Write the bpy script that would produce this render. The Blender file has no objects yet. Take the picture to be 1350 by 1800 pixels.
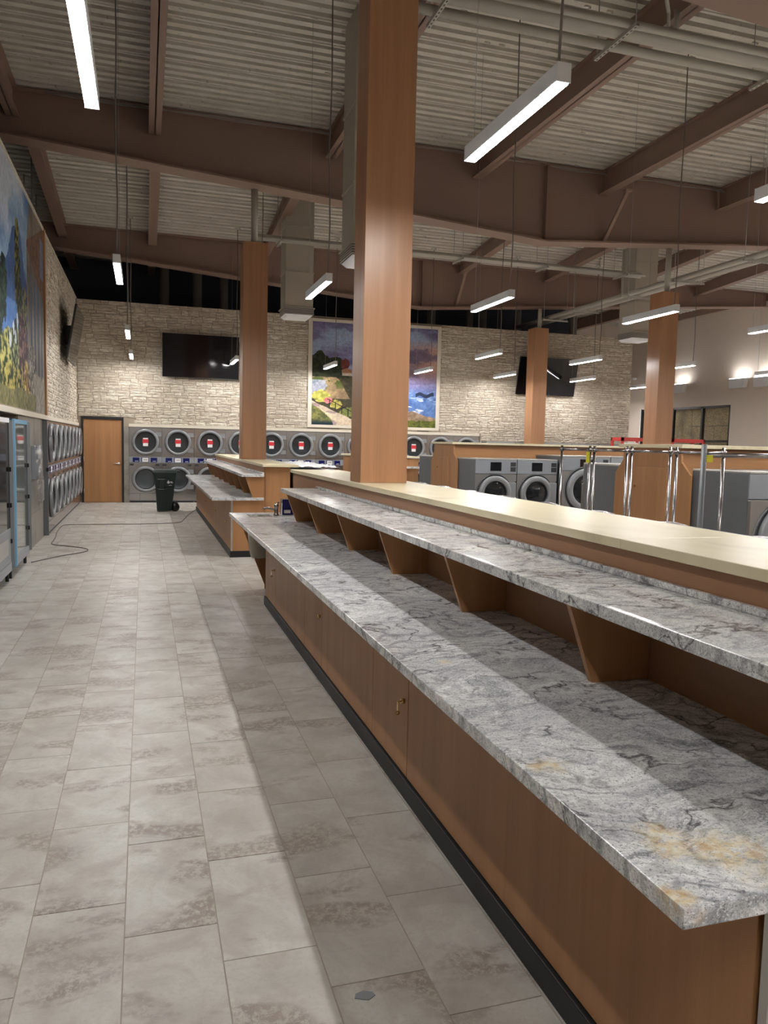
import bpy, bmesh, math, random
import numpy as np
from mathutils import Vector, Matrix

S = bpy.context.scene
COL = S.collection
random.seed(7)

# ------------------------------------------------------------------ camera
def make_camera():
    yaw, pit, rol, F = 0.30147941, -0.08760205, 0.02313254, 1359.04
    cy, sy = math.cos(yaw), math.sin(yaw)
    f = Vector((sy*math.cos(pit), cy*math.cos(pit), math.sin(pit)))
    r = Vector((cy, -sy, 0)); u = r.cross(f)
    c, s = math.cos(rol), math.sin(rol)
    r2 = c*r + s*u; u2 = -s*r + c*u
    cd = bpy.data.cameras.new('camera'); co = bpy.data.objects.new('camera', cd); COL.objects.link(co)
    m = Matrix((r2, u2, -f)).transposed().to_4x4(); m.translation = (0, 0, 1.65)
    co.matrix_world = m
    cd.sensor_fit = 'VERTICAL'; cd.sensor_height = 36; cd.sensor_width = 27
    cd.lens = F/1800*36; cd.clip_end = 200; cd.clip_start = .05
    S.camera = co
make_camera()

# ------------------------------------------------------------------ world and exposure
w = bpy.data.worlds.new('world'); S.world = w; w.use_nodes = True
w.node_tree.nodes['Background'].inputs[0].default_value = (0.02, 0.025, 0.035, 1)
w.node_tree.nodes['Background'].inputs[1].default_value = 0.2
S.view_settings.view_transform = 'Standard'; S.view_settings.look = 'None'
S.view_settings.exposure = 2.32; S.view_settings.gamma = 1.0; S.view_settings.use_curve_mapping = False
LAMP_STRENGTH = 36.0
LAMP_COLOR = (1.0, 0.985, 0.965)
UPLIGHT_STRENGTH = 7.0
S.cycles.use_denoising = True
S.cycles.max_bounces = 8; S.cycles.diffuse_bounces = 5; S.cycles.glossy_bounces = 4
S.cycles.transmission_bounces = 6; S.cycles.sample_clamp_indirect = 6.0
S.cycles.caustics_reflective = False; S.cycles.caustics_refractive = False

# ------------------------------------------------------------------ node helpers
class NT:
    def __init__(s, name):
        s.m = bpy.data.materials.new(name); s.m.use_nodes = True
        s.t = s.m.node_tree; s.t.nodes.clear()
        s.out = s.t.nodes.new('ShaderNodeOutputMaterial')
        s.b = s.t.nodes.new('ShaderNodeBsdfPrincipled')
        s.t.links.new(s.b.outputs[0], s.out.inputs[0])
    def n(s, typ, **kw):
        nd = s.t.nodes.new('ShaderNode'+typ)
        for k, v in kw.items(): setattr(nd, k, v)
        return nd
    def put(s, sock, v):
        if v is None: return
        if isinstance(v, bpy.types.NodeSocket): s.t.links.new(v, sock)
        else:
            if hasattr(sock.default_value, '__len__') and len(sock.default_value) == 4 and len(v) == 3: v = (*v, 1)
            sock.default_value = v
    def pos(s):
        return s.n('NewGeometry').outputs['Position']
    def mapping(s, vec, scale=(1, 1, 1), rot=(0, 0, 0)):
        nd = s.n('Mapping'); s.put(nd.inputs['Vector'], vec)
        nd.inputs['Scale'].default_value = scale; nd.inputs['Rotation'].default_value = rot
        return nd.outputs[0]
    def noise(s, vec, scale, detail=3, rough=.5, dist=0, col=False):
        nd = s.n('TexNoise'); s.put(nd.inputs['Vector'], vec); nd.inputs['Scale'].default_value = scale
        nd.inputs['Detail'].default_value = detail; nd.inputs['Roughness'].default_value = rough
        nd.inputs['Distortion'].default_value = dist
        return nd.outputs['Color' if col else 'Fac']
    def ramp(s, fac, stops, interp='LINEAR'):
        nd = s.n('ValToRGB'); s.put(nd.inputs[0], fac); r = nd.color_ramp; r.interpolation = interp
        while len(r.elements) < len(stops): r.elements.new(.5)
        for e, (p, c) in zip(r.elements, stops):
            e.position = p; e.color = (*c, 1) if hasattr(c, '__len__') else (c, c, c, 1)
        return nd.outputs[0]
    def mix(s, fac, a, b, mode='MIX'):
        nd = s.n('Mix', data_type='RGBA', blend_type=mode)
        s.put(nd.inputs[0], fac); s.put(nd.inputs[6], a); s.put(nd.inputs[7], b)
        return nd.outputs[2]
    def math(s, op, a, b=None):
        nd = s.n('Math', operation=op); s.put(nd.inputs[0], a)
        if b is not None: s.put(nd.inputs[1], b)
        return nd.outputs[0]
    def vmath(s, op, a, b=None, scale=None):
        nd = s.n('VectorMath', operation=op); s.put(nd.inputs[0], a)
        if b is not None: s.put(nd.inputs[1], b)
        if scale is not None: s.put(nd.inputs['Scale'], scale)
        return nd.outputs[0] if op != 'LENGTH' and op != 'DISTANCE' else nd.outputs[1]
    def bump(s, h, strength=.3, dist=.01):
        nd = s.n('Bump'); s.put(nd.inputs['Height'], h); nd.inputs['Strength'].default_value = strength
        nd.inputs['Distance'].default_value = dist
        s.put(s.b.inputs['Normal'], nd.outputs[0])
    def set(s, **kw):
        names = dict(base='Base Color', rough='Roughness', metal='Metallic', spec='Specular IOR Level', trans='Transmission Weight',
                     emit='Emission Color', es='Emission Strength', alpha='Alpha', coat='Coat Weight', ior='IOR')
        for k, v in kw.items(): s.put(s.b.inputs[names[k]], v)
        return s.m

def plain(name, col, rough=.5, metal=0, spec=.5, **kw):
    t = NT(name)
    n1 = t.noise(t.pos(), 9, 3)
    c = t.mix(t.math('MULTIPLY', n1, .25), col, tuple(max(0, x*.72) for x in col))
    return t.set(base=c, rough=rough, metal=metal, spec=spec, **kw)

def wood(name, axis, light, dark, rough=.42):
    t = NT(name); p = t.pos()
    sc = {'z': (1, 1, .035), 'y': (1, .05, 1), 'x': (.05, 1, 1)}[axis]
    q = t.mapping(p, sc)
    a = t.noise(q, 9, 5, .6, .4); b = t.noise(q, 60, 4, .6)
    big = t.noise(p, 1.2, 2)
    c = t.ramp(a, [(.3, dark), (.7, light)])
    c = t.mix(t.math('MULTIPLY', t.ramp(b, [(.4, 0), (.75, 1)]), .35), c, dark)
    c = t.mix(t.math('MULTIPLY', big, .3), c, tuple(x*.8 for x in light))
    t.bump(b, .05, .002)
    return t.set(base=c, rough=rough, spec=.45)

M = {}
CL, CD = (.48, .245, .108), (.35, .165, .067)
M['wood'] = wood('cherry_laminate', 'z', CL, CD)
M['wood_h'] = wood('cherry_laminate_horizontal', 'y', (.37, .195, .10), (.28, .135, .065))
M['wood_x'] = wood('cherry_laminate_cross', 'x', CL, CD)
M['wood_col'] = wood('cherry_column_veneer', 'z', (.47, .245, .13), (.34, .165, .08), .34)
M['darkcore'] = plain('dark_cabinet_core', (.06, .03, .015), .8)
M['kick'] = plain('black_rubber_base', (.008, .009, .010), .5)
M['steel'] = plain('brown_painted_steel', (.30, .20, .16), .5, 0, .4)
M['brace'] = plain('brown_painted_steel_brace', (.38, .26, .20), .55)
M['alu'] = plain('brushed_aluminium', (.55, .54, .52), .35, .8)
M['galv'] = plain('grey_painted_conduit', (.50, .48, .43), .45, .15)
M['duct'] = plain('beige_painted_duct', (.44, .40, .33), .5, 0)
M['louvre'] = plain('grey_louvre', (.13, .12, .11), .5)
M['ductround'] = plain('galvanised_round_duct', (.30, .28, .26), .45, .4)
M['white'] = plain('white_plastic', (.8, .82, .85), .35)
M['beige'] = plain('beige_wall_paint', (.70, .61, .53), .8)
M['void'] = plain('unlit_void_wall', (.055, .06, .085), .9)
M['black'] = plain('black_metal', (.015, .014, .014), .35)
M['screen'] = plain('black_glossy_screen', (.004, .004, .006), .07, 0, .6)
M['grey'] = plain('grey_painted_steel', (.145, .155, .165), .45, .2)
M['ledge'] = plain('cream_stone_ledge', (.66, .60, .50), .6)
M['chrome'] = plain('chrome', (.36, .34, .33), .18, 1)
M['brass'] = plain('brass', (.7, .48, .18), .25, 1)
M['ringgrey'] = plain('grey_door_ring', (.27, .28, .295), .34, .35)
M['ringdark'] = plain('dark_door_gasket', (.03, .032, .035), .4)
M['panelgrey'] = plain('grey_control_panel', (.30, .32, .35), .4, .3)
M['blue'] = plain('dark_blue_display', (.006, .010, .11), .25)
M['red'] = plain('red_label', (.62, .03, .045), .5)
M['redframe'] = plain('red_frame', (.55, .05, .045), .4)
M['paper'] = plain('white_paper', (.82, .82, .82), .6)
M['ink'] = plain('dark_ink', (.03, .03, .06), .6)
M['bin'] = plain('dark_green_plastic', (.003, .013, .011), .42)
M['cord'] = plain('dark_grey_cord', (.14, .125, .115), .6)
M['pcord'] = plain('grey_pendant_cord', (.17, .15, .135), .6)
M['cable'] = plain('light_grey_cable', (.35, .34, .32), .5)
M['bluefilm'] = plain('blue_film', (.10, .28, .45), .35)
M['yellow'] = plain('yellow_tag', (.75, .7, .02), .5)
M['grout'] = plain('sandy_grout', (.40, .355, .30), .9)
M['wiregrey'] = plain('grey_wire', (.4, .4, .4), .4, .7)

def stainless(name, col=(.52, .52, .53), rough=.27):
    t = NT(name); p = t.pos()
    a = t.noise(t.mapping(p, (2, 2, 30)), 6, 4)
    t.bump(t.noise(p, 3, 2), .10, .03)
    return t.set(base=t.mix(t.math('MULTIPLY', a, .3), col, tuple(c*.75 for c in col)), metal=.9, rough=rough)
M['steelbright'] = stainless('stainless_front', (.40, .39, .385), .2)
M['steeldark'] = stainless('stainless_washer_front', (.42, .41, .40), .3)

def cream():
    t = NT('cream_solid_surface'); p = t.pos()
    a = t.noise(t.mapping(p, (1.6, .8, 1), (0, 0, .5)), 1.6, 5, .55, 1.2)
    c = t.ramp(a, [(.30, (.60, .51, .33)), (.42, (.73, .64, .43)), (.60, (.77, .69, .48)), (.8, (.70, .61, .41))])
    return t.set(base=c, rough=.32, spec=.5)
M['cream'] = cream()

def granite():
    t = NT('grey_veined_granite'); p = t.pos()
    w1 = t.noise(p, 1.7, 3, .5, 0, True)
    w1 = t.vmath('SCALE', t.vmath('SUBTRACT', w1, (.5, .5, .5)), scale=.55)
    w2 = t.noise(p, 7, 3, .55, 0, True)
    w2 = t.vmath('SCALE', t.vmath('SUBTRACT', w2, (.5, .5, .5)), scale=.11)
    q = t.vmath('ADD', t.vmath('ADD', p, w1), w2)
    q = t.mapping(q, (1.0, 2.1, 1.5), (0, 0, .45))
    flow = t.noise(q, 3.4, 9, .66)
    base = t.ramp(flow, [(.27, (.32, .33, .35)), (.37, (.52, .53, .56)), (.44, (.80, .81, .81)), (.50, (.92, .92, .905)), (.56, (.60, .61, .64)), (.63, (.88, .88, .87)), (.72, (.55, .56, .59))])
    # fine streaks following the flow
    st = t.noise(t.mapping(q, (1, 7.5, 7.5)), 6, 5, .65)
    base = t.mix(t.math('MULTIPLY', t.ramp(st, [(.47, 0), (.52, 1), (.56, .1), (.65, 1)]), .45), base, (.20, .205, .22))
    st2 = t.noise(t.mapping(q, (1.2, 6, 6)), 15, 4, .6)
    base = t.mix(t.math('MULTIPLY', t.ramp(st2, [(.50, 0), (.66, 1)]), .5), base, (.93, .93, .92))
    # swirling parallel bands (contours of a slow warped noise)
    slow = t.noise(q, 1.15, 3, .42)
    band = t.math('SINE', t.math('MULTIPLY', slow, 105))
    bmask = t.ramp(t.noise(p, 2.1, 3, .5), [(.42, .12), (.56, 1)])
    base = t.mix(t.math('MULTIPLY', t.math('MULTIPLY', t.ramp(band, [(.45, 0), (.95, 1)]), bmask), .62), base, (.16, .165, .18))
    band2 = t.math('SINE', t.math('MULTIPLY', slow, 43))
    base = t.mix(t.math('MULTIPLY', t.ramp(band2, [(.35, 0), (.9, 1)]), .38), base, (.95, .95, .93))
    broad = t.ramp(t.noise(q, .9, 3, .5), [(.46, 0), (.60, .34)])
    base = t.mix(broad, base, (.27, .28, .31))
    # dark flowing veins
    v = t.noise(q, 1.6, 5, .5)
    vein = t.math('ABSOLUTE', t.math('SUBTRACT', v, .5))
    base = t.mix(t.math('MULTIPLY', t.math('MULTIPLY', t.ramp(vein, [(.0, 1), (.013, 0)]), t.ramp(t.noise(p, 2.6, 2), [(.40, 0), (.52, 1)])), .9), base, (.05, .05, .055))
    v2 = t.math('ABSOLUTE', t.math('SUBTRACT', t.noise(q, 3.1, 4, .45), .46))
    base = t.mix(t.math('MULTIPLY', t.ramp(v2, [(.0, 1), (.007, 0)]), .45), base, (.09, .09, .10))
    # salt and pepper grain
    g = t.noise(p, 170, 3, .8)
    base = t.mix(t.ramp(g, [(.54, 0), (.63, .72)]), base, (.07, .07, .08))
    gw = t.noise(p, 120, 3, .8)
    base = t.mix(t.ramp(gw, [(.55, 0), (.64, .65)]), base, (.92, .92, .90))
    # darker mottling typical of the edges and some cloudy zones
    cl = t.ramp(t.noise(p, 13, 4, .65), [(.56, 0), (.68, .45)])
    base = t.mix(cl, base, (.13, .13, .13))
    # golden quartz patches
    gold = None
    for (x, y, r) in ((1.13, 1.21, .11), (1.03, 1.27, .09), (.985, 1.66, .06), (1.065, 2.60, .05), (.915, 1.10, .05)):
        d = t.vmath('DISTANCE', t.vmath('ADD', p, t.vmath('SCALE', w2, scale=1.6)), (x, y, .84))
        k = t.ramp(t.math('DIVIDE', d, r), [(.35, 1), (1, 0)])
        gold = k if gold is None else t.math('MAXIMUM', gold, k)
    low = t.ramp(t.noise(q, 1.3, 4, .6), [(.70, 0), (.78, .5)])
    gold = t.math('MAXIMUM', gold, low)
    gn = t.ramp(t.noise(p, 40, 4, .7), [(.36, 0), (.52, 1)])
    goldc = t.ramp(t.noise(p, 22, 4, .6), [(.35, (.60, .38, .14)), (.5, (.80, .68, .42)), (.62, (.88, .84, .72))])
    base = t.mix(t.math('MULTIPLY', t.math('MULTIPLY', gold, gn), .75), base, goldc)
    return t.set(base=base, rough=.2, spec=.5)
M['granite'] = granite()

def tile_mat():
    t = NT('greige_stone_tile'); p = t.pos()
    rnd = t.math('ADD', t.n('ObjectInfo').outputs['Random'], t.n('NewGeometry').outputs['Random Per Island'])
    off = t.n('CombineXYZ'); t.put(off.inputs[0], t.math('MULTIPLY', rnd, 17)); t.put(off.inputs[1], t.math('MULTIPLY', rnd, 31)); t.put(off.inputs[2], t.math('MULTIPLY', rnd, 7))
    q = t.vmath('ADD', p, off.outputs[0])
    a = t.noise(q, 3.2, 6, .6, .6)
    c = t.ramp(a, [(.3, (.42, .40, .365)), (.48, (.52, .50, .455)), (.62, (.60, .585, .54)), (.8, (.50, .48, .445))])
    b = t.noise(t.mapping(q, (1, .8, 1), (0, 0, .7)), 4.2, 7, .62, .8)
    patch = t.ramp(t.noise(t.mapping(q, (1, 2.2, 1), (0, 0, .9)), 1.7, 4, .55, .5), [(.53, 0), (.62, 1)])
    vein = t.ramp(t.noise(q, 34, 6, .78), [(.47, 1), (.57, 0)])
    dk = t.math('MULTIPLY', t.math('MULTIPLY', patch, vein), .85)
    c = t.mix(dk, c, (.24, .185, .155))
    c = t.mix(t.math('MULTIPLY', t.ramp(b, [(.50, 0), (.62, 1)]), .45), c, (.38, .325, .285))
    c = t.mix(t.math('MULTIPLY', t.ramp(b, [(.34, 1), (.42, 0)]), .4), c, (.66, .64, .585))
    c = t.mix(t.math('MULTIPLY', patch, .28), c, (.36, .30, .26))
    fine = t.ramp(t.noise(q, 60, 5, .75), [(.35, 1), (.5, 0)])
    c = t.mix(t.math('MULTIPLY', fine, .28), c, (.36, .33, .29))
    tint = t.math('FRACT', t.math('MULTIPLY', rnd, 53.7))
    c = t.mix(t.math('MULTIPLY', tint, .25), c, (.42, .37, .32))
    t.bump(t.noise(q, 30, 5, .6), .18, .004)
    rr = t.ramp(t.noise(q, 8, 4), [(.3, .30), (.7, .46)])
    return t.set(base=c, rough=rr, spec=.5)
M['tile'] = tile_mat()

def walltile_mat():
    t = NT('grey_wall_tile'); p = t.pos()
    c = t.ramp(t.noise(p, 3, 6, .6, .8), [(.3, (.17, .155, .135)), (.55, (.29, .27, .235)), (.8, (.24, .22, .19))])
    return t.set(base=c, rough=.4)
M['walltile'] = walltile_mat()

def stone_mat():
    t = NT('cream_stacked_stone'); p = t.pos()
    rnd = t.math('ADD', t.n('ObjectInfo').outputs['Random'], t.n('NewGeometry').outputs['Random Per Island'])
    r = t.math('FRACT', t.math('MULTIPLY', rnd, 7.77))
    c = t.ramp(r, [(0, (.60, .53, .43)), (.4, (.72, .66, .55)), (.75, (.80, .75, .64)), (1, (.66, .585, .475))])
    n = t.noise(t.mapping(p, (1, 1, 3.2)), 9, 7, .7)
    c = t.mix(t.ramp(n, [(.40, .7), (.58, 0)]), c, (.42, .34, .26))
    t.bump(n, 1.0, .035)
    return t.set(base=c, rough=.85, spec=.25)
M['stone'] = stone_mat()
M['mortar'] = plain('stone_joint', (.34, .285, .22), .95)

def deck_mat():
    t = NT('grey_beige_roof_deck'); p = t.pos()
    c = t.ramp(t.noise(p, 2.2, 5, .6), [(.3, (.58, .55, .49)), (.7, (.68, .65, .59))])
    c = t.mix(t.ramp(t.noise(p, 14, 3, .5), [(.66, 0), (.72, .5)]), c, (.2, .17, .14))
    return t.set(base=c, rough=.6, spec=.3)
M['deck'] = deck_mat()

def osb_mat():
    t = NT('oriented_strand_board'); p = t.pos()
    v = t.n('TexVoronoi'); t.put(v.inputs['Vector'], t.mapping(p, (1, 9, 22), (.5, 0, 0))); v.inputs['Scale'].default_value = 2.2
    c = t.ramp(t.n('SeparateColor').outputs[0], [(0, (.5, .4, .2)), (1, (.7, .5, .3))])
    sep = t.n('SeparateColor'); t.put(sep.inputs[0], v.outputs['Color'])
    c = t.ramp(sep.outputs[0], [(0, (.30, .21, .10)), (.5, (.50, .37, .20)), (1, (.62, .50, .30))])
    c = t.mix(t.ramp(t.noise(p, 1.4, 4), [(.5, 0), (.7, .6)]), c, (.18, .15, .11))
    return t.set(base=c, rough=.8)
M['osb'] = osb_mat()

def glass_mat(name, tint=(.9, .92, .92), rough=.02, trans=1.0, alpha=None):
    t = NT(name); t.set(base=tint, rough=rough, trans=trans, ior=1.45, spec=.5)
    return t.m
def thin_glass(name, tint=(1, 1, 1), refl=.12, rough=.03):
    t = NT(name)
    tr = t.n('BsdfTransparent'); tr.inputs[0].default_value = (*tint, 1)
    gl = t.n('BsdfGlossy'); gl.inputs['Roughness'].default_value = rough; gl.inputs[0].default_value = (1, 1, 1, 1)
    mx = t.n('MixShader'); fr = t.n('LayerWeight'); fr.inputs['Blend'].default_value = .5
    t.put(mx.inputs[0], t.math('ADD', t.math('MULTIPLY', t.math('POWER', fr.outputs['Facing'], 5), .75), refl)); t.put(mx.inputs[1], tr.outputs[0]); t.put(mx.inputs[2], gl.outputs[0])
    t.t.links.new(mx.outputs[0], t.out.inputs[0]); t.t.nodes.remove(t.b)
    return t.m
M['pane'] = thin_glass('clear_window_glass', (.96, .97, .96), .03)
M['doorglass'] = thin_glass('tinted_door_glass', (.45, .48, .50), .05)
M['film'] = thin_glass('clear_plastic_film', (.85, .87, .9), .16, .25)
M['drum'] = stainless('drum_steel', (.34, .36, .38), .35)

def lamp_mat():
    t = NT('lamp_diffuser'); t.set(base=(.9, .9, .9), emit=LAMP_COLOR, es=LAMP_STRENGTH)
    return t.m
M['lamp'] = lamp_mat()
t = NT('painted_print'); a = t.n('VertexColor', layer_name='Col'); M['print'] = t.set(base=a.outputs[0], rough=.7, spec=.25)

# ------------------------------------------------------------------ mesh builder
class MB:
    def __init__(s): s.v = []; s.f = []; s.sm = []
    def add(s, vs, fs, smooth=False):
        o = len(s.v); s.v += [tuple(v) for v in vs]; s.f += [tuple(i+o for i in f) for f in fs]; s.sm += [smooth]*len(fs); return s
    def box(s, x0, x1, y0, y1, z0, z1):
        vs = [(x, y, z) for z in (z0, z1) for y in (y0, y1) for x in (x0, x1)]
        return s.add(vs, [(0, 2, 3, 1), (4, 5, 7, 6), (0, 1, 5, 4), (2, 6, 7, 3), (0, 4, 6, 2), (1, 3, 7, 5)])
    def prism(s, pts, axis, a, b):
        n = len(pts)
        def P(p, t): return {'x': (t, p[0], p[1]), 'y': (p[0], t, p[1]), 'z': (p[0], p[1], t)}[axis]
        vs = [P(p, a) for p in pts]+[P(p, b) for p in pts]
        fs = [tuple(range(n)), tuple(range(2*n-1, n-1, -1))]+[(i, i+n, (i+1) % n+n, (i+1) % n) for i in range(n)]
        return s.add(vs, fs)
    def ring(s, c, r0, r1, y0, y1, n=32):
        """annulus lying in the xz plane, front at y0, back at y1, with a rounded front"""
        prof = [(r0, y1), (r0, y0+.01), (r0+.01, y0), ((r0+r1)/2, y0-.008), (r1-.01, y0), (r1, y0+.012), (r1, y1)]
        return s.lathe_y(c, prof, n)
    def lathe_y(s, c, prof, n=32, closed=False):
        vs = []; m = len(prof)
        for i in range(n):
            a = 2*math.pi*i/n
            for r, y in prof: vs.append((c[0]+r*math.cos(a), c[1]+y, c[2]+r*math.sin(a)))
        fs = []
        for i in range(n):
            for j in range(m-1):
                fs.append((i*m+j, ((i+1) % n)*m+j, ((i+1) % n)*m+j+1, i*m+j+1))
        return s.add(vs, fs, True)
    def lathe_z(s, c, prof, n=24):
        vs = []; m = len(prof)
        for i in range(n):
            a = 2*math.pi*i/n
            for r, z in prof: vs.append((c[0]+r*math.cos(a), c[1]+r*math.sin(a), c[2]+z))
        fs = []
        for i in range(n):
            for j in range(m-1):
                fs.append((i*m+j, ((i+1) % n)*m+j, ((i+1) % n)*m+j+1, i*m+j+1))
        return s.add(vs, fs, True)
    def tube(s, pts, r, n=10):
        pts = [Vector(p) for p in pts]; vs = []; m = len(pts)
        up = Vector((0, 0, 1))
        for i, p in enumerate(pts):
            d = (pts[min(i+1, m-1)]-pts[max(i-1, 0)]).normalized()
            a = d.cross(up)
            if a.length < .05: a = d.cross(Vector((1, 0, 0)))
            a.normalize(); b = d.cross(a)
            for k in range(n):
                t = 2*math.pi*k/n; vs.append(p+r*(math.cos(t)*a+math.sin(t)*b))
        fs = [(i*n+k, i*n+(k+1) % n, (i+1)*n+(k+1) % n, (i+1)*n+k) for i in range(m-1) for k in range(n)]
        fs += [tuple(range(n-1, -1, -1)), tuple(range((m-1)*n, m*n))]
        s.add(vs, fs, True)
        s.sm[-1] = s.sm[-2] = False
        return s
    def build(s, name, mat, parent=None, bevel=0, loc=None):
        me = bpy.data.meshes.new(name); me.from_pydata(s.v, [], s.f)
        me.polygons.foreach_set('use_smooth', s.sm)
        bm = bmesh.new(); bm.from_mesh(me); bmesh.ops.recalc_face_normals(bm, faces=bm.faces); bm.to_mesh(me); bm.free()
        me.materials.append(M[mat] if isinstance(mat, str) else mat); me.update()
        o = bpy.data.objects.new(name, me); COL.objects.link(o)
        if parent: o.parent = parent
        if loc: o.location = loc
        if bevel:
            md = o.modifiers.new('bevel', 'BEVEL'); md.width = bevel; md.segments = 2; md.limit_method = 'ANGLE'; md.angle_limit = .7
        return o

def tag(o, label, cat, group=None, kind=None):
    if label: o['label'] = label
    if cat: o['category'] = cat
    if group: o['group'] = group
    if kind: o['kind'] = kind
    return o
def thing(name, loc=(0, 0, 0), rz=0, label=None, cat=None, group=None, kind=None):
    o = bpy.data.objects.new(name, None); COL.objects.link(o); o.empty_display_size = .1
    o.location = loc; o.rotation_euler = (0, 0, rz)
    return tag(o, label, cat, group, kind)
def struct(name, mb, mat, bevel=0):
    o = mb.build(name, mat, None, bevel); o['kind'] = 'structure'; return o
def copy_tree(o, parent=None):
    c = o.copy(); COL.objects.link(c); c.parent = parent
    for ch in list(o.children): copy_tree(ch, c)
    return c
def place(proto, loc, rz=0, label=None, group=None, used=set()):
    if proto.name in used: o = copy_tree(proto)
    else: used.add(proto.name); o = proto
    o.location = loc; o.rotation_euler = (0, 0, rz)
    if label: o['label'] = label
    if group: o['group'] = group
    return o
ORD = ['first', 'second', 'third', 'fourth', 'fifth', 'sixth', 'seventh', 'eighth', 'ninth', 'tenth', 'eleventh', 'twelfth']

YB = 20.94      # plane of the stacked stone wall
XL = -1.62      # left wall plane
XR = 19.0       # right wall plane
WT = 5.065      # top of the stone walls

def deck_z(y):
    if y < 14.2: return 7.2
    if y < 20.4: return 7.2-(y-14.2)/6.2*.52
    return 6.68

# ------------------------------------------------------------------ setting: floor
fl = struct('floor', MB().box(-4.2, XR+.2, -6, 28, -.12, -.0028), 'grout')
PX, PY = .3035, .614
tiles = []
for i in range(-6, 69):
    x0 = -.07+PX*i
    off = 2.769-(i+1)*PY/3
    for j in range(-6, 46):
        y0 = off+(j)*PY
        if y0 < -2 or y0 > 27 or x0 > XR-PX or x0 < -1.9: continue
        if x0 < -1.6 and y0 > 11: continue
        if 1.2 < x0 < 1.9 and (1.3 < y0 < 8 or 11 < y0 < 18): continue
        if y0 > YB+1 and x0 < 13: continue
        tiles.append((x0, y0))
G = .0042
tm = MB().box(G/2, PX-G/2, G/2, PY-G/2, -.004, 0)
first = tm.build('floor_tile', 'tile', fl)
near = [t_ for t_ in tiles if -1.6 < t_[0] < 1.3 and t_[1] > .9 and t_[1] < 20.5]
near.sort(key=lambda q: q[1]); near = set(near[:300])
cnt = 0; far = MB()
for (x0, y0) in tiles:
    if (x0, y0) in near:
        o = first if cnt == 0 else first.copy()
        if cnt: COL.objects.link(o); o.parent = fl
        o.location = (x0, y0, random.uniform(-.0003, .0003)); cnt += 1
    else:
        y1 = y0+PY-G/2
        if y0 < YB and y1 > YB and x0 < 9: y1 = YB
        far.box(x0+G/2, x0+PX-G/2, y0+G/2, y1, -.004, 0)
ft = far.build('distant_floor_tiles', 'tile', fl); ft['kind'] = 'stuff'

# ------------------------------------------------------------------ setting: walls
wl = MB()
wl.box(XL-.2, XL, -6, YB+.2, 1.93, WT)
wl.box(XL-.2, XL, 11.35, 13.935, 0, 1.93); wl.box(XL-.2, XL, 20.87, YB+.2, 0, 1.93)
wall_left = struct('wall_left', wl, 'mortar')
struct('wall_alcove', MB().box(-2.75, -2.6, -6, 11.35, 0, 1.93).box(-2.75, XL-.2, 11.2, 11.35, 0, 1.93).box(-2.75, XL-.2, -6, 11.35, 1.93, 2.0), 'grey')
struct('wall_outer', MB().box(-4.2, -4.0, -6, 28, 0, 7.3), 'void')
wb2 = MB()
wb2.box(XL, -1.515, YB, YB+.2, 0, WT); wb2.box(-1.515, -.50, YB, YB+.2, 2.175, WT)
wb2.box(-.50, -.385, YB, YB+.2, 0, WT); wb2.box(-.385, 9.40, YB, YB+.2, 1.945, WT); wb2.box(9.40, 14.43, YB, YB+.2, 0, WT)
wall_back = struct('wall_back', wb2, 'mortar')
struct('wall_rear', MB().box(-4.2, XR+.2, 28, 28.2, 0, 7.3), 'beige')
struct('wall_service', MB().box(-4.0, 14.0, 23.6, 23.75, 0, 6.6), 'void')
struct('wall_front', MB().box(-4.2, XR+.2, -6.2, -6, 0, 7.3), 'beige')
W0, W1, WZ0, WZ1 = 21.80, 26.74, .9, 3.25
struct('wall_right', MB().box(XR, XR+.2, -6, W0, 0, 6.46).box(XR, XR+.2, W1, 28, 0, 6.46).box(XR, XR+.2, W0, W1, 0, WZ0).box(XR, XR+.2, W0, W1, WZ1, 6.46), 'beige')
struct('trim_1', MB().box(-.375, 9.36, YB-.05, YB-.001, 1.945, 2.02), 'ledge')
struct('trim_2', MB().box(XL+.001, XL+.06, 4, YB-.06, 1.925, 2.0), 'ledge', .006)
struct('trim_3', MB().box(XR-.12, XR+.1, -6, 28, 6.46, 6.95), 'steel')
struct('trim_4', MB().box(XL-.2, XL+.03, 4, YB, WT, WT+.03), 'ledge')

# stacked stone -------------------------------------------------------------
def stone_variant(k):
    rnd = random.Random(k); mb = MB()
    # unit stone: x 0..1, z 0..1, depth y 0 (face) .. 1 (back)
    nx, nz = 3, 2; g = []
    for j in range(nz+1):
        for i in range(nx+1):
            x = i/nx; z = j/nz
            ex = i in (0, nx); ez = j in (0, nz)
            d = (.45 if (ex or ez) else 0)+rnd.uniform(-.28, .28)
            jx = .012 if i == 0 else (-.012 if i == nx else rnd.uniform(-.08, .08))
            jz = rnd.uniform(0, .10) if j == 0 else (-rnd.uniform(0, .10) if j == nz else rnd.uniform(-.12, .12))
            g.append((x+jx, max(-.3, d), z+jz))
    fs = [(j*(nx+1)+i, j*(nx+1)+i+1, (j+1)*(nx+1)+i+1, (j+1)*(nx+1)+i) for j in range(nz) for i in range(nx)]
    border = [i for i in range(nx+1)]+[(j+1)*(nx+1)-1 for j in range(1, nz+1)]+[nz*(nx+1)+i for i in range(nx-1, -1, -1)]+[j*(nx+1) for j in range(nz-1, 0, -1)]
    n = len(g); bk = [(g[b][0], 1.0, g[b][2]) for b in border]; m = len(border)
    fs += [(border[i], n+i, n+(i+1) % m, border[(i+1) % m]) for i in range(m)]
    mb.add(g+bk, fs, False)
    return mb
VAR = [stone_variant(k) for k in range(8)]
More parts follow.
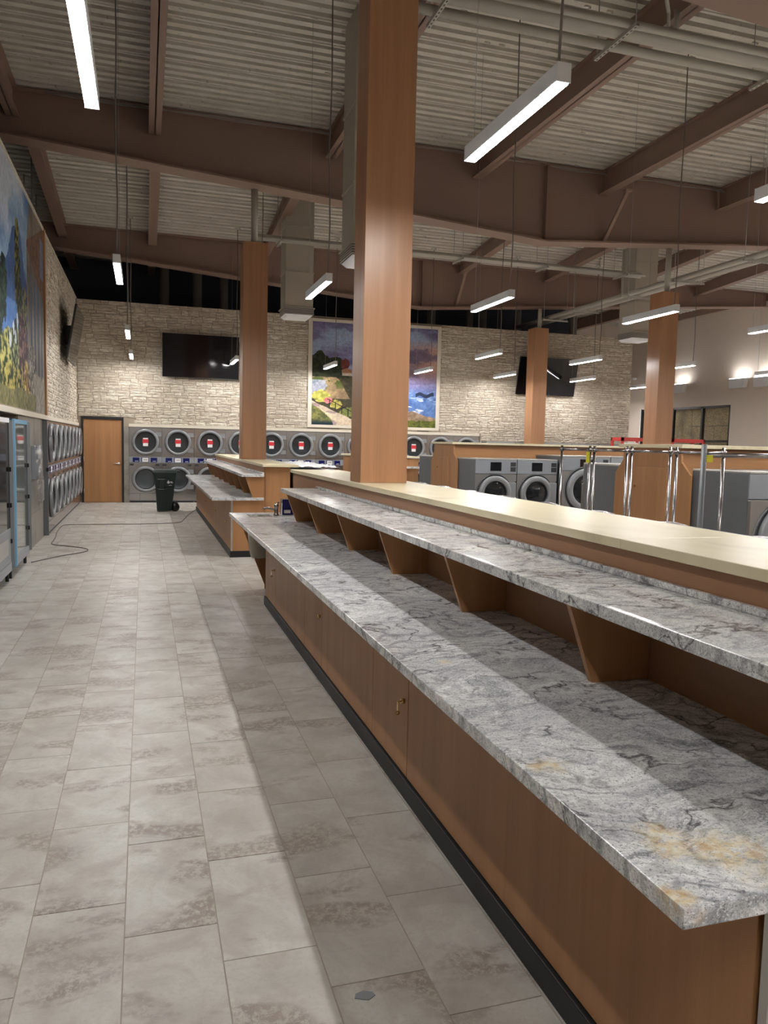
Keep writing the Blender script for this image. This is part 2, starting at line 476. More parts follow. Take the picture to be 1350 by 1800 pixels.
def rows(x0, x1, z0, z1, rnd):
    out = []; z = z0
    while z < z1-.02:
        h = rnd.choice([.07, .09, .11, .13, .15]); h = min(h, z1-z)
        x = x0+rnd.uniform(-.3, 0)
        while x < x1:
            l = rnd.choice([.18, .26, .34, .42, .55]); a = max(x, x0); b = min(x+l, x1)
            if b-a > .04:
                if h > .08 and rnd.random() < .62:
                    k = h*rnd.uniform(.35, .65)
                    out.append((a, b, z, z+k, rnd.uniform(.012, .036))); m = rnd.uniform(.3, .7)*(b-a)+a
                    if b-a > .36 and rnd.random() < .4: out.append((a, m, z+k, z+h, rnd.uniform(.012, .036))); out.append((m, b, z+k, z+h, rnd.uniform(.012, .036)))
                    else: out.append((a, b, z+k, z+h, rnd.uniform(.012, .036)))
                else: out.append((a, b, z, z+h, rnd.uniform(.012, .036)))
            x += l
        z += h
    return out
rr = random.Random(3)
st = rows(XL+.03, 14.43, 2.02, WT, rr)
def clip_rect(L, x0, x1, z0):
    out = []
    for (a, b, c, d, e) in L:
        if b <= x0 or a >= x1 or d <= z0+.03: out.append((a, b, c, d, e)); continue
        if a < x0-.05: out.append((a, x0, c, d, e))
        if b > x1+.05: out.append((x1, b, c, d, e))
    return out
st = clip_rect(st, 4.26, 8.08, 2.06)
st += rows(9.42, 14.43, 0.0, 2.02, rr)
st = [q for q in st if not (q[0] < -.44 and q[1] > -1.55 and q[2] < 2.18) or q[2] > 2.17]
key = lambda q: -(q[1]-q[0])*(q[3]-q[2])/(20.9**2+q[0]**2)*(0.2 if q[2] < 2.0 else 1)
order = sorted(range(len(st)), key=lambda i: key(st[i])); big = set(order[:300])
protos = [v.build('stone', 'stone', wall_back) for v in VAR]; usedv = [False]*8
rest = MB(); gp = .003
for i, (a, b, z0, z1, d) in enumerate(st):
    k = i % 8
    if i in big:
        o = protos[k] if not usedv[k] else protos[k].copy()
        if usedv[k]: COL.objects.link(o); o.parent = wall_back
        usedv[k] = True
        o.location = (a+gp, YB-d, z0+gp/2); o.scale = (b-a-2*gp, d, z1-z0-gp)
    else:
        rest.add([(a+gp+p[0]*(b-a-2*gp), YB-d+p[1]*d, z0+gp/2+p[2]*(z1-z0-gp)) for p in VAR[k].v], VAR[k].f)
rs = rest.build('smaller_stones', 'stone', wall_back); rs['kind'] = 'stuff'
# end return of the stone wall
re_ = MB()
for i, (a, b, z0, z1, d) in enumerate(rows(YB, YB+.2, 0, WT, rr)):
    re_.add([(14.43+d-p[1]*d, a+p[0]*(b-a), z0+p[2]*(z1-z0)) for p in VAR[i % 8].v], VAR[i % 8].f)
re_.build('corner_stones', 'stone', wall_back)['kind'] = 'stuff'
ls = MB()
for i, (a, b, z0, z1, d) in enumerate(rows(14.32, YB-.03, 2.0, WT, rr)):
    ls.add([(XL+d-p[1]*d, a+gp+p[0]*(b-a-2*gp), z0+gp/2+p[2]*(z1-z0-gp)) for p in VAR[i % 8].v], VAR[i % 8].f)
ls.build('left_wall_stones', 'stone', wall_left)['kind'] = 'stuff'
# grey tiles on the lower left wall and beside the door
wt = None
for j in range(4):
    for i in range(5):
        y0 = 11.36+i*.52
        mb = MB().box(XL, XL+.012, y0+.002, min(y0+.518, 13.91), j*.481+.002, (j+1)*.481-.002)
        mb.build('wall_tile', 'walltile', wall_left)
for j in range(4):
    MB().box(-.497, -.377, YB-.012, YB, j*.486+.002, (j+1)*.486-.002).build('wall_tile', 'walltile', wall_back)
    MB().box(XL+.002, -1.55, YB-.012, YB, j*.486+.002, (j+1)*.486-.002).build('wall_tile', 'walltile', wall_back)

# ------------------------------------------------------------------ setting: door
dr = thing('door_1', (-1.0, YB, 0), 0, kind='structure')
f = MB().box(-.515, -.465, -.03, .12, 0, 2.17).box(.45, .50, -.03, .12, 0, 2.17).box(-.465, .45, -.03, .12, 2.11, 2.17); f.build('door_frame', 'black', dr, .004)
MB().box(-.462, .447, .0, .045, .008, 2.107).build('door_leaf', 'wood', dr)
hd = MB().lathe_y((.375, -.02, 1.0), [(0.001, -.012), (.03, -.01), (.032, .02)], 16).tube([(.375, -.01, 1.0), (.375, -.06, 1.0), (.34, -.065, 1.0), (.25, -.06, .995)], .013, 8)
hd.build('door_handle', 'alu', dr)
for z in (.25, 1.06, 1.9): MB().tube([(-.463, -.008, z), (-.463, -.008, z+.1)], .008, 8).build('hinge', 'alu', dr)

# ------------------------------------------------------------------ setting: right wall window
wn = thing('window_1', (XR, 0, 0), 0, kind='structure')
ww = MB()
for y in (W0, 23.18, 24.78, W1-.08): ww.box(.02, .12, y, y+.09, WZ0, WZ1)
for z in (WZ0, 1.98, WZ1-.07): ww.box(.02, .12, W0, W1, z, z+.07)
ww.build('window_frame', 'black', wn)
MB().box(-.015, .03, W1+.0, W1+.06, WZ0, WZ1+.03).build('window_casing', 'white', wn)
for (a, b) in ((W0+.09, 23.18), (23.27, 24.78), (24.87, W1-.08)):
    for (c, d) in ((WZ0+.07, 1.98), (2.05, WZ1-.07)): MB().box(.065, .073, a, b, c, d).build('pane', 'pane', wn)
for (a, b, c, d) in ((W0-.1, 23.6, .8, 2.02), (23.62, 25.2, .8, 2.02), (25.22, W1+.1, .8, 2.02), (W0-.1, 22.9, 2.04, 2.55), (W0-.1, 24.1, 2.57, 3.4), (22.92, 24.1, 2.04, 2.55), (24.12, W1+.1, 2.04, 3.4)):
    MB().box(.32, .335, a, b, c, d).build('strand_board', 'osb', wn)
# light spilling onto the boards comes through the panes from the room

# ------------------------------------------------------------------ ceiling deck
cm = MB(); y = -6.0; prof = []
while y < 28:
    for dy, dz in ((0, 0), (.108, 0), (.114, .10), (.197, .10)): prof.append((y+dy, deck_z(y+dy)+dz))
    y += .203
n = len(prof)
vs = [(-4.0, a, b) for a, b in prof]+[(XR, a, b) for a, b in prof]
cm.add(vs, [(i, i+1, n+i+1, n+i) for i in range(n-1)])
# side laps of the deck sheets
y = -6.0+.052; k = 0
while y < 28:
    if k % 3 == 0:
        z = deck_z(y); cm.box(-4.0, XR, y-.006, y+.004, z-.012, z+.001)
    y += .203; k += 1
top = [(-4.0, -6, 7.4), (XR, -6, 7.4), (XR, 28, 7.4), (-4.0, 28, 7.4)]
cm.add(top, [(0, 1, 2, 3)])
ceil = struct('ceiling', cm, 'deck')
# little tabs and clips on the deck underside
cl = MB(); rc = random.Random(5)
for _ in range(260):
    x = rc.uniform(-3, 17); y = rc.uniform(4, 20); y = -6+round((y+6)/.203)*.203+.052; z = deck_z(y)
    cl.box(x, x+.05, y-.012, y+.012, z-.022, z); cl.box(x+.06, x+.085, y-.01, y+.01, z-.03, z)
cl.build('deck_clips', 'deck', ceil)['kind'] = 'stuff'

# ------------------------------------------------------------------ roof steel
def girder(yc, prof, topz, label):
    """prof: list (x, z) of the flange underside"""
    t_ = thing('roof_girder', (0, yc, 0), 0, label, 'beam', 'deep brown steel girders under the roof deck')
    pts = list(prof)+[(prof[-1][0], topz-.02), (prof[0][0], topz-.02)]
    MB().prism([(p[0], p[1]+(.03 if i < len(prof) else 0)) for i, p in enumerate(pts)], 'y', -.012, .012).build('web', 'steel', t_)
    fb = MB()
    for (x0, z0), (x1, z1) in zip(prof[:-1], prof[1:]):
        fb.prism([(x0, z0), (x1, z1), (x1, z1+.03), (x0, z0+.03)], 'y', -.2, .2)
    fb.build('bottom_flange', 'steel', t_)
    MB().box(prof[0][0], prof[-1][0], -.15, .15, topz-.02, topz-.001).build('top_flange', 'steel', t_)
    for x, z in prof[1:-1]: MB().box(x-.01, x+.01, -.12, .12, z+.03, topz-.03).build('stiffener_plate', 'steel', t_)
    return t_
def g1(x): return 5.684+(7.575-x)*.0752 if x < 7.575 else 5.684+(x-7.575)*.0779
P1 = [(-4.0, g1(-4.0)), (7.575, 5.684), (18.9, g1(18.9))]
girder(6.35, P1, 7.19, 'nearest brown steel girder, crossing the top right corner above the big wood column')
girder(14.17, P1, 7.19, 'middle brown steel girder with a kinked underside, above the second wood column')
P2 = [(-4.0, 6.27), (7.26, 5.37), (18.9, 6.245)]
girder(20.4, P2, 6.68, 'farthest brown steel girder, just in front of the stone wall top')

def purlin(x, y0, y1, z0, z1, label):
    t_ = thing('roof_purlin', (x, 0, 0), 0, label, 'beam', 'brown steel purlins running front to back under the deck')
    zt0, zt1 = deck_z(y0)-.003, deck_z(y1)-.003
    MB().prism([(y0, z0), (y1, z1), (y1, zt1), (y0, zt0)], 'x', -.009, .009).build('web', 'steel', t_)
    MB().prism([(y0, z0), (y1, z1), (y1, z1+.02), (y0, z0+.02)], 'x', -.1, .1).build('bottom_flange', 'steel', t_)
    MB().prism([(y0, zt0-.02), (y1, zt1-.02), (y1, zt1), (y0, zt0)], 'x', -.08, .08).build('top_flange', 'steel', t_)
xs1 = [-2.0, .19, 3.23, 6.1, 8.85, 11.7, 14.5, 17.3]
xs2 = [-1.83, .21, 2.98, 5.6, 8.39, 11.03, 13.6, 16.2]
PW = ['leftmost', 'second', 'third', 'fourth', 'fifth', 'sixth', 'seventh', 'eighth']
for i, x in enumerate(xs1):
    purlin(x, -6, 6.3, 6.75, 6.75, f'{PW[i]} brown purlin from the left, behind the nearest girder towards the viewer')
    purlin(x, 6.4, 14.12, 6.75, 6.75, f'{PW[i]} brown purlin from the left between the nearest and the middle girder')
for i, x in enumerate(xs2):
    purlin(x, 14.22, 20.36, 6.75, 6.38, f'{PW[i]} brown purlin from the left between the middle and the farthest girder')
    purlin(x, 20.44, 23.5 if x < 12 else 27.9, 6.30, 6.27, f'{PW[i]} brown purlin from the left beyond the farthest girder')
def brace(a, b, label):
    t_ = thing('knee_brace', (0, 0, 0), 0, label, 'brace', 'diagonal braces from purlin to girder')
    A, B = Vector(a), Vector(b); d = (B-A).normalized(); s = Vector((0, 1, 0)); n_ = d.cross(s).normalized()
    mb = MB()
    for (u0, u1, v0, v1) in ((-.045, .045, -.004, .004), (-.045, -.037, -.06, .004)):
        vs = [p+n_*u+s*v for p in (A, B) for (u, v) in ((u0, v0), (u1, v0), (u1, v1), (u0, v1))]
        mb.add(vs, [(0, 1, 2, 3), (7, 6, 5, 4), (0, 4, 5, 1), (1, 5, 6, 2), (2, 6, 7, 3), (3, 7, 4, 0)])
    mb.build('angle_bar', 'brace', t_)
    MB().box(A.x-.07, A.x+.07, A.y-.06, A.y+.06, A.z-.01, A.z+.03).build('gusset', 'brace', t_)
brace((9.15, 13.7, 6.74), (8.92, 14.13, 5.82), 'light brown diagonal brace under the middle girder kink')
brace((8.42, 20.05, 6.40), (8.30, 20.36, 5.52), 'light brown diagonal brace under the farthest girder')
# wiring along the top of the middle girder
for (yy, zz, x0, x1, lab) in ((13.98, 7.14, -1.5, 7.0, 'thin grey wires running along the top of the middle girder, left of the kink'), (14.0, 7.13, 7.6, 12.2, 'thin grey wires along the top of the middle girder, right of the kink')):
    o = MB()
    for q in range(3):
        o.tube([(x0+(x1-x0)*i/14, yy-q*.02, zz-.02*q+.03*math.sin(i*1.7+q)*.6) for i in range(15)], .006, 6)
    tag(o.build('wire_run', 'cable'), lab, 'wires', 'wires on the girder')

# ------------------------------------------------------------------ columns
def column(x0, x1, y0, y1, z0, z1, pz, label, px=None):
    t_ = thing('wood_clad_column', ((x0+x1)/2, (y0+y1)/2, z0), 0, label, 'column', 'square columns clad in cherry laminate')
    a, b = (x1-x0)/2, (y1-y0)/2; h = z1-z0
    MB().box(-a, a, -b, b, 0, h).build('cladding', 'wood_col', t_, .003)
    if pz: MB().tube([(px or 0, 0, h), (px or 0, 0, pz-z0)], .06, 14).build('steel_post', 'galv', t_)
    return t_
column(1.712, 2.118, 6.19, 6.52, 1.326, 5.86, 0, 'huge cherry wood column standing on the near counter top')
column(1.662, 2.092, 13.95, 14.38, 1.326, 5.12, 6.07, 'cherry wood column rising from the second counter, left of the huge one', 0)
column(10.285, 10.69, 13.95, 14.38, 0, 4.94, 5.87, 'cherry wood column at the right behind the lockable end cabinet', .05)
column(10.57, 11.0, 20.0, 20.43, 0, 5.03, 5.6, 'farthest cherry wood column, in front of the tilted television on the stone wall', .03)

# ------------------------------------------------------------------ pendant lights
def make_light():
    t_ = thing('linear_pendant_light', (0, 0, 3.6), 0, None, 'lamp', 'linear pendant lights hung over the laundry')
    L = 1.25
    MB().box(-.04, .04, 0, L, .004, .10).build('housing', 'white', t_, .003)
    MB().box(-.034, .034, .012, L-.012, -.002, .004).build('diffuser', 'lamp', t_)
    for y in (-.006, L): MB().box(-.041, .041, y, y+.006, .0, .101).build('end_cap', 'white', t_)
    MB().tube([(0, .06, .1), (.012, .055, .7), (-.008, .06, 1.5), (.01, .058, 2.4), (0, .06, 3.57)], .008, 8).build('power_cord', 'pcord', t_)
    MB().tube([(0, L-.06, .1), (0, L-.06, 3.59)], .0025, 6).build('suspension_wire', 'wiregrey', t_)
    MB().lathe_z((0, .06, 3.53), [(.001, 0), (.06, .005), (.065, .05)], 16).build('canopy', 'galv', t_)
    return t_
lp = make_light(); lx = [-.29, 2.15, 4.6, 7.16, 9.56, 12.02, 14.9]; ly = [-1.7, 3.86, 9.38, 15.02, 19.15]  # first row stands out of view, added for its light
LW = ['over the left aisle', 'above the counters', 'in the third line', 'in the fourth line', 'in the fifth line', 'in the sixth line', 'in the rightmost line']
RW = ['added unseen behind the viewer', 'nearest row', 'second row back', 'third row back', 'farthest row by stone wall']
grid = [(i, j, x, y) for j, y in enumerate(ly) for i, x in enumerate(lx)]
grid = [(i, j, x, 20.7 if (i == 6 and j == 4) else y) for (i, j, x, y) in grid]
LW.append('added beside the right wall'); RW.append('added unseen behind the stone wall')
grid += [(7, j, 17.35, y) for j, y in enumerate(ly[:4])]+[(6, 5, 14.9, 25.9), (7, 5, 17.35, 25.9)]  # extra pendants out of view, added to light the right wall
if 1:
    for (i, j, x, y) in grid:
        o = place(lp, (x, y, 3.6), 0, f'lit linear pendant light {LW[i]}, {RW[j]}')
        k = (deck_z(y+.6)-3.6)/3.6
        for ch in o.children:
            if ch.name.split('.')[0] in ('power_cord', 'suspension_wire'): ch.scale = (1, 1, k)
            if ch.name.split('.')[0] == 'canopy': ch.location = (0, 0, (k-1)*3.6)

# ------------------------------------------------------------------ counters
def lock(parent, y, z, key=False):
    MB().tube([(1.166, y, z), (1.150, y, z)], .012, 12).build('cam_lock', 'brass', parent)
    if key: MB().tube([(1.152, y, z), (1.132, y, z)], .004, 8).box(1.134, 1.137, y-.011, y+.011, z-.045, z).lathe_y((1.1355, y, z-.055), [(.004, -.001), (.011, 0), (.004, .001)], 10).build('key', 'brass', parent)
def counter(y0, y1, yg0, yg1, ys1, yc0, yc1, xw, xc0, xc1, xb, doors, fixed, br, caps, nm, sink=False):
    # base cabinet
    c = thing('base_cabinet', (0, 0, 0), 0, f'long cherry laminate base cabinet with lockable doors under the {nm} granite worktop', 'cabinet', 'base cabinets of the folding counters')
    MB().box(1.184, xw, y0+.002, y1-.002, .092, .808).build('carcass', 'darkcore', c)
    MB().box(1.152, xw, y0-.006, y1+.004, 0, .09).build('toe_kick', 'kick', c, .003)
    for (a, b) in doors:
        d = MB().box(1.166, 1.183, a+.0035, b-.0035, .097, .803).build('cabinet_door', 'wood', c, .0012)
        lock(d, a+.06, .445, a in (3.301, 7.10))
    for (a, b) in fixed: MB().box(1.166, 1.183, a+.0035, b-.0035, .097, .803).build('front_panel', 'wood', c, .0012)
    MB().box(1.163, 1.187, y0-.002, y0+.02, .092, .808).build('corner_trim', 'alu', c)
    MB().box(1.187, xw, y0-.001, y0+.002, .092, .808).build('end_panel', 'wood', c)
    # worktop
    g = thing('granite_worktop', (0, 0, 0), 0, f'{nm} grey veined granite worktop, lower tier over the base cabinets', 'countertop', 'granite folding worktops')
    mb = MB()
    if sink:
        sx0, sx1, sy0, sy1 = 1.065, 1.31, 8.2, 8.49
        mb.add([(x, y, z) for z in (.81, .85) for (x, y) in ((.90, yg0), (xw, yg0), (xw, yg1), (.90, yg1), (sx0, sy0), (sx1, sy0), (sx1, sy1), (sx0, sy1))],
               [(8, 9, 13, 12), (9, 10, 14, 13), (10, 11, 15, 14), (11, 8, 12, 15), (0, 4, 5, 1), (1, 5, 6, 2), (2, 6, 7, 3), (3, 7, 4, 0),
                (0, 1, 9, 8), (1, 2, 10, 9), (2, 3, 11, 10), (3, 0, 8, 11), (4, 12, 13, 5), (5, 13, 14, 6), (6, 14, 15, 7), (7, 15, 12, 4)])
    else: mb.box(.90, xw, yg0, yg1, .81, .85)
    mb.build('slab', 'granite', g, .004)
    # upper tier
    u = thing('granite_shelf', (0, 0, 0), 0, f'{nm} raised granite shelf, upper tier standing over slanted dividers', 'shelf', 'raised granite shelves')
    MB().box(1.305, xw, yg0-.0, ys1, 1.145, 1.185).build('slab', 'granite', u, .004)
    MB().box(xw-.02, xw, yg0, ys1+.02, 1.1855, 1.208).build('upstand', 'granite', u, .002)
    # bulkhead with dividers
    b = thing('counter_bulkhead', (0, 0, 0), 0, f'cherry laminate bulkhead wall behind the {nm} granite tiers', 'partition', 'bulkheads along the counters')
    MB().box(xw+.001, xb, yc0+.03, yc1-.03, 0, .85).build('lower_panel', 'wood', b)
    MB().box(xw+.001, xb, yc0+.03, yc1-.03, .85, 1.286).build('upper_panel', 'wood_h', b)
    MB().box(xw+.03, xb-.001, yc0+.022, yc0+.03, 0, 1.286).build('end_panel', 'wood', b)
    for y in br: MB().prism([(1.36, 1.1445), (1.465, .8505), (xw, .8505), (xw, 1.1445)], 'y', y, y+.026).build('slanted_divider', 'wood', b, .001)
    # cap
    k = thing('solid_surface_cap', (0, 0, 0), 0, f'cream solid surface ledge capping the {nm} bulkhead', 'ledge', 'cream ledges on the bulkheads')
    for i in range(len(caps)-1): MB().box(xc0, xc1, caps[i]+.0007, caps[i+1]-.0007, 1.288, 1.325).build('cap_slab', 'cream', k, .003)
    return c, g, u, b, k
XW = 1.69
cA, gA, uA, bA, kA = counter(1.135, 7.735, 1.07, 8.70, 7.715, .95, 9.14, XW, 1.662, 2.255, 2.22,
    [(7.10, 7.555), (5.133, 5.73), (3.301, 3.879)], [(7.555, 7.733), (5.73, 7.10), (3.879, 5.133), (1.17, 3.301)],
    [7.69, 6.66, 5.565, 4.487, 3.394, 2.262, 1.10], [.92, 2.424, 5.206, 8.02, 9.14], 'near', True)
counter(11.003, 18.618, 10.97, 18.22, 18.32, 10.99, 18.77, 1.62, 1.60, 2.11, 2.0,
    [(11.66, 12.2), (13.4, 14.0), (15.6, 16.2)], [(11.02, 11.66), (12.2, 13.4), (14.0, 15.6), (16.2, 18.615)],
    [11.0, 12.03, 13.06, 14.09, 15.12, 16.15, 17.18, 18.2], [10.96, 14.9, 18.77], 'farther')
# end leg panel under the near worktop overhang
MB().prism([(.99, .8095), (1.286, .04), (1.286, 0), (XW, 0), (XW, .8095)], 'y', 8.585, 8.61).build('slanted_end_panel', 'wood', cA)
# sink and faucet
sk = thing('sink', (1.1875, 8.345, 0), 0, 'small stainless steel undermount sink at the far end of the near worktop', 'sink')
sb = MB()
def rr_loop(a, b, r, z, n=5):
    o = []
    for (cx, cy, s) in ((a-r, b-r, 0), (-a+r, b-r, 1), (-a+r, -b+r, 2), (a-r, -b+r, 3)):
        for i in range(n): t_ = math.pi/2*(s+i/(n-1)); o.append((cx+r*math.cos(t_), cy+r*math.sin(t_), z))
    return o
lv = [(.132, .155, .04, .809), (.122, .145, .04, .809), (.105, .135, .05, .72), (.08, .11, .05, .66), (.01, .01, .004, .655)]
lo = [(.140, .165, .05, .809), (.118, .15, .05, .70), (.10, .14, .06, .47), (.085, .12, .06, .40), (.01, .01, .004, .38)]
for seq in (lv, lo):
    loops = [rr_loop(*q) for q in seq]; n = len(loops[0]); vs = sum(loops, [])
    sb.add(vs, [(i*n+j, i*n+(j+1) % n, (i+1)*n+(j+1) % n, (i+1)*n+j) for i in range(len(loops)-1) for j in range(n)], True)
sb.build('basin', 'duct', sk)
MB().lathe_z((0, 0, .657), [(.001, .001), (.02, .002), (.022, 0)], 16).build('drain', 'chrome', sk)
fc = thing('faucet', (1.365, 8.33, .85), 0, 'chrome single-hole faucet beside the small sink', 'faucet')
MB().lathe_z((0, 0, 0), [(.001, 0), (.032, .0), (.03, .012), (.024, .02), (.022, .09), (.026, .1), (.026, .12), (.014, .13), (.001, .13)], 20).build('body', 'chrome', fc)
MB().tube([(0, 0, .05), (-.05, 0, .075), (-.10, 0, .085), (-.135, 0, .082), (-.14, 0, .065)], .011, 10).build('spout', 'chrome', fc)
MB().tube([(0, 0, .128), (.008, .004, .135), (.03, .01, .142)], .008, 8).build('lever', 'chrome', fc)
bx = thing('dispenser_box', (1.50, 8.45, .851), 0, 'small blue and white box on the worktop under the raised shelf end', 'box')
MB().box(-.06, .06, -.07, .07, 0, .075).box(-.058, .058, -.068, .068, .077, .17).build('carton', 'blue', bx, .002)
MB().box(-.063, -.0605, -.068, -.02, .0, .13).box(-.04, .03, -.0725, -.0705, .02, .055).build('printed_label', 'paper', bx)

# ------------------------------------------------------------------ dryers
def make_dryer():
    t_ = thing('stacked_dryer', (0, 0, 0), 0, None, 'dryer', None)
    W = .81; h = W/2-.002
    MB().box(-h, h, .012, .68, .03, 1.935).build('cabinet', 'grey', t_)
    MB().box(-h+.02, h-.02, .03, .6, 0, .03).build('plinth', 'kick', t_)
    MB().box(-h, h, 0, .012, 1.185, 1.935).build('upper_front', 'steelbright', t_, .002)
    MB().box(-h, h, 0, .012, .235, 1.025).build('lower_front', 'steelbright', t_, .002)
    s = MB().box(-h, h, -.006, .012, 1.03, 1.18).build('control_strip', 'panelgrey', t_, .002)
    for x in (-.235, .205): MB().box(x-.082, x+.082, -.009, -.006, 1.045, 1.16).build('display', 'blue', s)
    lab = MB()
    for x in (-.235, .20):
        for q in range(3): lab.box(x-.02+q*.028, x+.0+q*.028, -.0105, -.009, 1.063, 1.078)
    lab.build('display_text', 'paper', s)
    MB().box(-.105, .085, -.009, -.006, 1.045, 1.165).build('label_holder', 'blue', s)
    MB().box(-.085, .070, -.012, -.009, 1.052, 1.158).build('instruction_label', 'paper', s)
    MB().box(-.05, .045, -.013, -.012, 1.10, 1.112).build('label_print', 'ink', s)
    for x in (-.34, .29): MB().box(x-.045, x+.045, -.004, .0, .955, 1.0).build('coin_slot', 'ringdark', t_)
    MB().box(-h, -.143, 0, .012, .055, .23).build('base_panel', 'steelbright', t_, .002)
    MB().box(-.139, h, 0, .012, .055, .23).build('base_panel', 'steelbright', t_, .002)
    for z in (1.563, .607):
        c = (0, 0, z)
        d = MB().ring(c, .262, .335, -.045, -.001, 40).build('dryer_door', 'ringgrey', t_)
        MB().ring(c, .333, .345, -.006, .0, 40).build('gasket', 'ringdark', d)
        MB().ring(c, .238, .262, -.028, -.002, 36).build('inner_ring', 'ringdark', d)
        MB().lathe_y(c, [(.0005, -.018), (.238, -.018)], 36).build('door_glass', 'doorglass', d)
        dm = MB().lathe_y(c, [(.237, -.004), (.236, -.0035), (.09, -.0022), (.06, -.006), (.0005, -.006)], 30)
        dm.build('drum', 'drum' if z < 1 else 'grey', t_)
        for dz in (.20, -.20): MB().box(.245, .392, -.032, -.002, z+dz-.055, z+dz+.055).build('hinge_plate', 'ringgrey', d, .003)
        MB().box(-.30, -.265, -.06, -.043, z-.13, z+.13).build('pull_handle', 'ringgrey', d, .004)
    d = t_
    MB().box(-.062, .062, -.022, -.0195, 1.455, 1.665).build('warning_tag', 'paper', t_)
    MB().box(-.075, .072, -.0235, -.0222, 1.535, 1.635).build('red_warning_tag', 'red', t_)
    return t_
dp = make_dryer()
for i in range(12):
    place(dp, (.03+.812*i, YB-.03, 0), 0, f'{ORD[i]} double-stacked dryer from the left, back wall right of the door', 'stacked dryers along the back stone wall')
for i in range(8):
    o = place(dp, (-1.53, 13.945+.865*(i+.5), 0), math.pi/2, f'{ORD[i]} double-stacked dryer from the near end of the left wall bank', 'stacked dryers along the left wall')
    o.scale = (.863/.812, 1, .985)
ep = thing('dryer_end_panel', (-1.575, 13.94, 0), 0, 'tall grey metal end panel closing the left dryer bank', 'panel')
MB().box(-.04, .045, -.02, -.003, 0, 1.915).build('panel', 'grey', ep, .002)
MB().box(.02, .06, -.04, -.02, 1.07, 1.13).build('black_knob', 'black', ep)

# ------------------------------------------------------------------ washers
def make_washer(name, W, H, dep, rdoor, proud=False, tag_red=False):
    t_ = thing(name, (0, 0, 0), 0, None, 'washer', None)
    h = W/2-.004; zc = H-.54 if not proud else H-.58
    MB().box(-h, h, .012, dep, .16, H-.02).build('cabinet', 'grey', t_, .003)
    MB().box(-h, h, -.004, dep, H-.02, H).build('top', 'alu', t_, .006)
    MB().box(-h-.002, h+.002, .03, dep, 0, .16).build('plinth', 'kick', t_)
    p = MB().box(-h, h, -.002, .012, H-.235, H-.022).build('control_panel', 'panelgrey', t_, .003)
    MB().box(-.10*W/.7, .085*W/.7, -.006, -.002, H-.19, H-.055).build('display', 'screen', p, .002)
    MB().box(.24*W/.7, .24*W/.7+.09, -.006, -.002, H-.12, H-.055).box(.24*W/.7, .24*W/.7+.09, -.006, -.002, H-.20, H-.13).build('coin_slot', 'ringdark', p)
    y0 = -.03 if proud else 0
    MB().box(-h-(.0), h, y0, .012, .17, H-.242).build('front_panel', 'steeldark', t_, .005)
    c = (-.02, y0, zc)
    d = MB().ring(c, rdoor*.70, rdoor, -.06, -.002, 40).build('washer_door', 'ringgrey', t_)
    MB().ring((c[0], c[1], c[2]), rdoor, rdoor+.035, -.012, 0, 40).build('door_seal', 'ringdark', d)
    MB().ring(c, rdoor*.64, rdoor*.70, -.05, -.002, 36).build('inner_ring', 'ringdark', d)
    MB().lathe_y(c, [(.0005, -.055), (rdoor*.3, -.05), (rdoor*.64, -.03)], 30).build('door_glass', 'doorglass', d)
    MB().lathe_y(c, [(rdoor*.64, -.004), (.0005, -.003)], 24).build('drum', 'ringdark', t_)
    MB().box(c[0]+rdoor*.80, c[0]+rdoor+.075, y0-.05, y0-.002, zc-.16, zc+.17).build('door_latch', 'ringgrey', d, .008)
    MB().box(c[0]+rdoor+.075, c[0]+rdoor+.088, y0-.01, y0-.001, zc-.3, zc+.19).build('latch_seam', 'ringdark', d)
    if tag_red:
        MB().box(-.04, .06, y0-.066, y0-.062, zc-.10, zc+.06).build('red_warning_tag', 'red', t_)
        MB().box(-.025, .05, y0-.0675, y0-.0662, zc+.02, zc+.075).build('warning_tag', 'paper', t_)
    return t_
ws = make_washer('front_load_washer', .71, 1.465, .80, .275)
place(ws, (5.235, 11.0, 0), 0, 'grey front load washer at the near side of the far island, by its end panel', 'washers in the island rows')
place(ws, (5.95, 11.0, 0), 0, 'grey front load washer, second from the end panel of the far island', 'washers in the island rows')
for i in range(3): place(ws, (5.235+.72*i, 13.56, 0), math.pi, f'grey washer on the rear side of the far island, {ORD[i]} from its end', 'washers in the island rows')
wbg = make_washer('large_washer', .865, 1.535, .9, .34, False, True)
for i in range(4): place(wbg, (6.775+.87*i, 10.9, 0), 0, f'large grey washer with red tag, {["just right of the two smaller washers", "second of the large ones in the far island", "third of the large ones in the far island", "fourth of the large ones in the far island"][i]}', 'large washers in the far island')
wd = make_washer('wide_washer', .86, 1.49, .72, .33, True, True)
for i in range(4): place(wd, (5.315+.87*i, 5.33, 0), 0, f'wide grey washer, {ORD[i]} from the lockable end cabinet of the near island', 'wide washers in the near island')
for i in range(4): place(wd, (5.315+.87*i, 7.93, 0), math.pi, f'wide grey washer on the rear side of the near island, {ORD[i]} from its end', 'wide washers in the near island')
